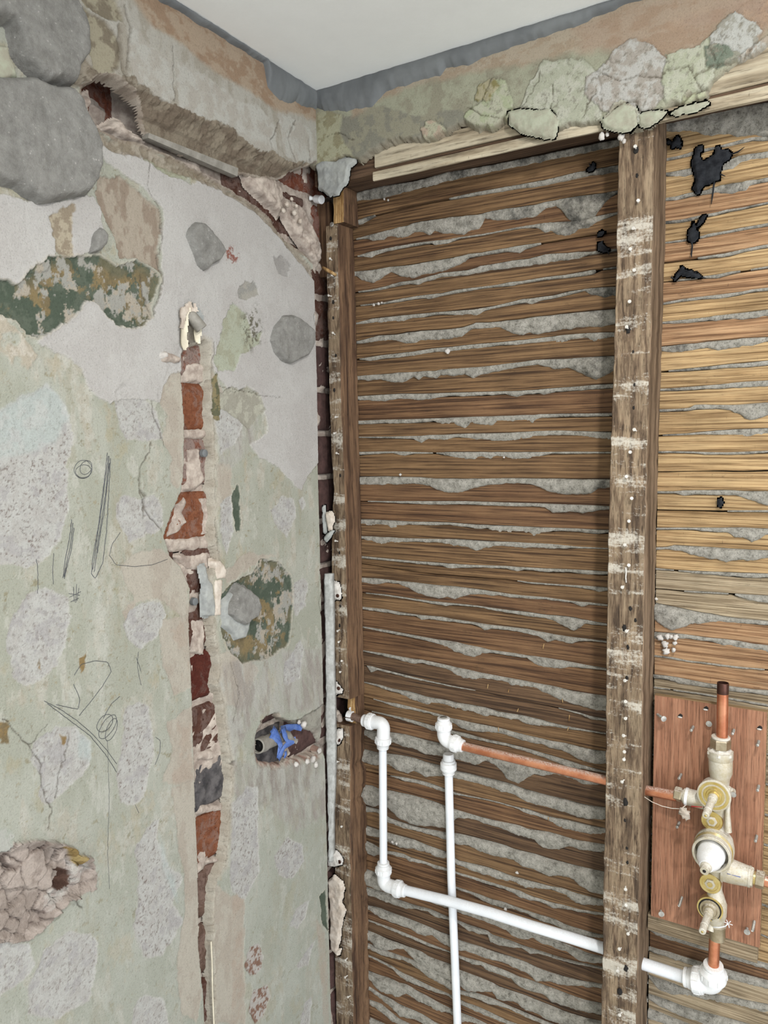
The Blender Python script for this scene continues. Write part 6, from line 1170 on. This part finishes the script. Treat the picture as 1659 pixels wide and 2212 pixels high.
# ------------------------------------------------------------------ black sooty webs on the laths
def web(poly, label, seed, y=YL-.006, th=.003, arms=()):
    e = empty('sooty_web', V(*np.mean(poly, 0), 1, y)); tag(e, label, 'cobweb', 'black sooty webs on the laths')
    rslab(poly, th, y, 'web_sheet', M['soot'], e, seed, fall=.004, rough=.0022)
    if arms:
        for a in arms: MB().tube([V(px, py, 1, y-.001) for px, py in a], [.0012]*(len(a)-1)+[.0004], 5).build('web_strand', M['soot'], e)
def r1(l): return cc(R1, sR, l)
web(r1([(940, 460), (975, 430), (1000, 440), (990, 485), (960, 495), (960, 540), (985, 590), (1030, 590), (1080, 560), (1130, 510), (1140, 450), (1170, 445), (1190, 480), (1250, 480), (1290, 520), (1260, 570), (1210, 600), (1180, 660), (1170, 720), (1165, 770), (1110, 790), (1070, 810), (1010, 840), (985, 890), (965, 920), (930, 880), (910, 850), (940, 800), (930, 740), (915, 680), (905, 600), (915, 540)]), 'largest black sooty web, torn, high in the right bay', 1,
    arms=[r1([(1120, 790), (1110, 870), (1100, 940), (1090, 1020)]), r1([(1290, 520), (1350, 500), (1420, 450)]), r1([(1180, 720), (1230, 740)])])
web(r1([(650, 370), (690, 400), (715, 390), (750, 340), (770, 350), (790, 390), (780, 450), (740, 440), (710, 465), (690, 450), (695, 425), (660, 400)]), 'small black web beside the stud just under the head beam', 2)
web(r1([(905, 1200), (920, 1240), (945, 1290), (955, 1340), (935, 1385), (900, 1390), (870, 1370), (855, 1330), (870, 1270), (895, 1240)]), 'teardrop black web below the largest one', 3, arms=[r1([(895, 1390), (900, 1440), (890, 1520), (895, 1550)]), r1([(940, 1245), (980, 1220), (1010, 1160), (1030, 1130)]), r1([(865, 1325), (838, 1330)])])
web(r1([(800, 1640), (820, 1680), (860, 1685), (930, 1705), (990, 1745), (900, 1745), (850, 1735), (790, 1725), (760, 1745), (720, 1785), (715, 1760), (750, 1700), (780, 1680)]), 'flat triangular black web, lowest of those in the right bay', 4, arms=[r1([(990, 1745), (1040, 1755)]), r1([(715, 1760), (690, 1750), (700, 1730)]), r1([(920, 1700), (950, 1690)])])
web(r1([(1000, 1130), (1028, 1140), (1010, 1190), (985, 1215), (960, 1240), (945, 1235), (970, 1190)]), 'narrow slanting black web between the largest and the teardrop ones', 5)
def a1_(l): return cc(A_, sA, l)
web(a1_([(1450, 190), (1475, 170), (1490, 150), (1505, 160), (1495, 185), (1470, 195)]), 'tiny black web on the laths left of the stud, highest there', 6, arms=[a1_([(1475, 170), (1465, 150)]), a1_([(1495, 180), (1512, 172)])])
web(a1_([(1525, 640), (1540, 635), (1560, 665), (1585, 685), (1580, 700), (1550, 690), (1525, 680)]), 'small black web left of the stud, lower of the pair beside it', 7, arms=[a1_([(1580, 690), (1590, 718)])])
web(a1_([(1520, 580), (1540, 570), (1560, 580), (1540, 595), (1520, 605)]), 'tiny black knot of web left of the stud, between two others', 8)
web(cc(R2, sR, [(1160, 1930), (1190, 1920), (1198, 1970), (1185, 2000), (1165, 1995), (1155, 1960)]), 'small black clot stuck on a lath right of the stud at mid height', 9)
# loose crumbs caught on the laths
for k, (o, s_, pts) in enumerate(((R3, sR, [(575, 1370, 36), (655, 1358, 34), (735, 1368, 34), (628, 1435, 40), (640, 1505, 42), (715, 1495, 26), (728, 1425, 24), (600, 1385, 20), (692, 1360, 26), (540, 985, 20)]), (B_, sA, [(590, 283, 22), (300, 1045, 12), (940, 938, 8)]), (A_, sA, [(200, 372, 10), (225, 378, 9), (135, 1025, 12), (165, 1018, 12), (185, 1012, 10)]), (E_, sA, [(275, 235, 14), (1020, 415, 13), (948, 640, 14), (250, 225, 12)]))):
    for j, (x, y, r) in enumerate(pts):
        p = P(o[0]+x/s_, o[1]+y/s_, 1, YL-.006); MB().lump(p, r/s_*.00062, k*20+j, 7, (1, .8, .9), rough=.35).build('plaster_crumb', M['dab_white'], WR)
# nail tips and slivers poking between the laths
rs = random.Random(9); m_ = [(1305, 478, 22), (1150, 433, 10), (845, 1100, 12), (1028, 433, 10)]
for x, y, h in ((1345, 470, 40), (842, 280, 30), (1188, 30, 34), (905, 545, 30), (1030, 430, 24), (970, 312, 20), (1300, 370, 24), (1340, 545, 24), (1215, 1100, 22)):
    p = V(D_[0]+x/sA, D_[1]+y/sA, 1, YL-.003); MB().tube([p, p+Vector((rs.uniform(-.002, .002), -.002, -h/sA*.0007))], .0007, 5).build('lath_nail', M['fresh_wood'], WR)
# ------------------------------------------------------------------ things in the left wall's openings
XP = -.008
wp = empty('cut_pipe', V(562, 1600, 0, XP)); tag(wp, 'cut end of a grey pipe lying in the ragged wall hole', 'pipe')
a = V(556, 1612, 0, .002); b = V(622, 1584, 0, -.018); dd_ = b-a
MB().lathe(a, dd_, [(.012, .0095), (0, .0105), (-.0004, .0115), (.001, .0128), (.022, .0132), (.024, .0118), (.10, .0115)], 22, cap=False).build('pipe', M['grey_plastic'], wp, auto=.6)
MB().lathe(a+dd_.normalized()*.006, dd_, [(0, .0102), (.0005, .002)], 20).build('pipe_bore', M['dark_hole'], wp)
tp_ = empty('blue_tape', V(610, 1590, 0, XP)); tag(tp_, 'torn blue tape wrapped over the pipe in the wall hole', 'tape')
def ribbon(pts, wdt, name='tape_strip', mat='tape', parent=tp_, x0=.0):
    vs = []; n = len(pts)
    for k, (px, py, xo) in enumerate(pts):
        c = V(px, py, 0, xo); a_ = V(*pts[max(k-1, 0)][:2], 0, xo); b_ = V(*pts[min(k+1, n-1)][:2], 0, xo); t = (b_-a_).normalized(); nrm = Vector((1, 0, 0)).cross(t).normalized()
        wv = wdt*(1+.25*math.sin(k*2.1)); vs += [c+nrm*wv, c+Vector((.0015, 0, 0)), c-nrm*wv, c-nrm*wv-Vector((.0006, 0, 0)), c-Vector((-.0009, 0, 0)), c+nrm*wv-Vector((.0006, 0, 0))]
    f = [(k*6+j, k*6+(j+1) % 6, (k+1)*6+(j+1) % 6, (k+1)*6+j) for k in range(n-1) for j in range(6)]; f.append(tuple(range(6))); f.append(tuple((n-1)*6+j for j in range(5, -1, -1)))
    return MB().add(vs, f).build(name, M[mat], parent)
ribbon([(588, 1574, .004), (594, 1584, .006), (602, 1594, .006), (606, 1610, .004), (604, 1636, .003)], .0062)
ribbon([(594, 1578, .006), (586, 1590, .004), (600, 1600, .007), (608, 1612, .006)], .005)
ribbon([(606, 1576, .004), (620, 1574, .003), (636, 1570, .0), (652, 1572, -.006)], .0062)
ribbon([(612, 1572, .006), (616, 1586, .008), (620, 1598, .007), (628, 1606, .006)], .0056)
ribbon([(638, 1598, .006), (626, 1604, .007), (614, 1614, .006), (607, 1630, .006), (601, 1640, .004)], .0056)
ribbon([(616, 1580, .007), (626, 1590, .008), (634, 1598, .007), (642, 1602, .006)], .0045, mat='grey_plastic')
ribbon([(617, 1622, .005), (618, 1630, .004), (614, 1638, .003)], .003)
for k, (x, y, r) in enumerate(((656, 1565, .006), (682, 1652, .0055), (664, 1645, .005), (676, 1640, .006), (640, 1651, .005), (690, 1622, .005), (646, 1560, .004))):
    MB().lump(P(x, y, 0, .0), r, k, 9, (.8, 1, 1)).build('lime_lump', M['dab_white'], WL)
# torn lining and cable capping at the top of the chase
fl = empty('torn_lining', V(408, 700, 0, .004)); tag(fl, 'torn cream lining paper curling over the top end of the wall chase', 'paper')
def ch(l, s_=4.808, o=(340, 640)): return [(o[0]+x/s_, o[1]+y/s_) for x, y in l]
def flap(poly, th, x, mat, seed, curl=.004):
    w_ = [(p[1], p[2]) for p in P([q[0] for q in poly], [q[1] for q in poly], 0, x)]; a = np.array(w_); st = .0016
    yy = np.arange(a[:, 0].min()-.003, a[:, 0].max()+.003, st); zz = np.arange(a[:, 1].min()-.003, a[:, 1].max()+.003, st); A, B = np.meshgrid(yy, zz, indexing='ij')
    s = sdf(w_, A, B); u_ = (A-a[:, 0].min())/(np.ptp(a[:, 0])+1e-9); X = x+curl*(4*(u_-.5)**2)+fbm(A+seed, B, 60, 5, 3)*.003; kp = s > -st*.8
    k4 = kp[:-1, :-1] & kp[1:, :-1] & kp[1:, 1:] & kp[:-1, 1:]; vv, ff, _ = compact(np.stack([X, A, B], -1).reshape(-1, 3), grid_faces(len(yy), len(zz), k4)); n = len(vv); vb = vv.copy(); vb[:, 0] -= th
    return mesh('flap', np.vstack([vv, vb]), np.vstack([ff, ff[:, ::-1]+n]), mat, fl)
flap(ch([(222, 345), (290, 290), (305, 150), (325, 120), (312, 260), (300, 420), (318, 520), (290, 560), (258, 545), (230, 480)]), .001, .005, M['paper'], 3)
flap(ch([(300, 80), (330, 60), (380, 80), (400, 160), (350, 170), (330, 150), (300, 190), (270, 330), (215, 330), (240, 260), (225, 150), (240, 120), (290, 110)]), .0014, .007, M['skim_white'], 4)
flap(ch([(345, 60), (380, 70), (430, 130), (460, 210), (455, 290), (440, 250), (400, 170), (360, 110)]), .0014, .008, M['caulk'], 5)
flap(ch([(352, 170), (390, 165), (405, 250), (400, 310), (430, 330), (430, 495), (400, 470), (370, 430), (360, 300)]), .001, .005, M['paper'], 6)
a = V(340+335/4.808, 640+180/4.808, 0, .004); b = V(340+430/4.808, 640+300/4.808, 0, .012)
e_ = MB().lathe(a, b-a, [(0, .006), (.004, .0085), (.026, .0092), (.027, .0088), (.027, .0070), (.018, .0066)], 20, cap=False).build('capping_end', M['grey_plastic'], fl, auto=.6)
pad([(340, 765), (352, 756), (368, 760), (385, 770), (388, 785), (360, 786), (345, 784)], .008, 0, name='plaster_lump', mat=M['mortar'], seed=31)
pad([(341, 763), (352, 758), (358, 766), (357, 776), (344, 775)], .010, 0, name='plaster_lump', mat=M['dab_white'], seed=32, fall=.003)
for x, y in ((437, 979), (416, 1299), (440, 1295)): MB().lathe(V(x, y, 0, -.012), (1, 0, 0), [(0, .006), (.006, .0058), (.007, .004)], 14).build('wall_plug', M['sealant'], WL, auto=.6)
# hanging grey fibre strips in the chase
pad([(432, 1226), (444, 1220), (448, 1250), (458, 1262), (462, 1330), (452, 1330), (438, 1330), (440, 1265)], .004, -.004, name='torn_strip', mat=M['caulk'], seed=33, fall=.002)
pad([(462, 1252), (478, 1250), (474, 1300), (472, 1330), (460, 1330)], .005, -.003, name='torn_strip', mat=M['skim_white'], seed=34, fall=.002)
pad([(455, 1212), (470, 1208), (484, 1230), (480, 1248), (460, 1252)], .008, -.006, name='plaster_lump', mat=M['skim_white'], seed=35, fall=.003)
ribs = [V(456, 2034, 0, .001), V(458, 2080, 0, .001), V(459, 2140, 0, .001), V(462, 2212, 0, .001), V(463, 2240, 0, .001)]
tag(MB().tube(ribs, .0013, 6).build('cable', M['paper']), 'thin cream cable running down the bottom of the wall chase', 'cable')
# timber strip lying in the cut recess under the frieze
a = V(322, 292, 0, .004); b = V(515, 372, 0, .004); t_ = (b-a)
mb = MB(); nrm = Vector((0, t_.z, -t_.y)).normalized(); vs = []
for q, (c, wd) in enumerate(((a, .003), (a*.5+b*.5, .0045), (b, .006))):
    for s_, xo in ((-1, 0), (1, -.002), (1, -.014), (-1, -.014)): vs.append(c+Vector((xo, 0, 0))+nrm*wd*s_)
f = [(k*4+j, k*4+(j+1) % 4, (k+1)*4+(j+1) % 4, (k+1)*4+j) for k in range(2) for j in range(4)]+[(3, 2, 1, 0), (8, 9, 10, 11)]
tag(mb.add(vs, f).build('picture_rail_ground', M['grey_plastic'], smooth_=False), 'grey strip bedded in the cut recess under the left frieze', 'strip')
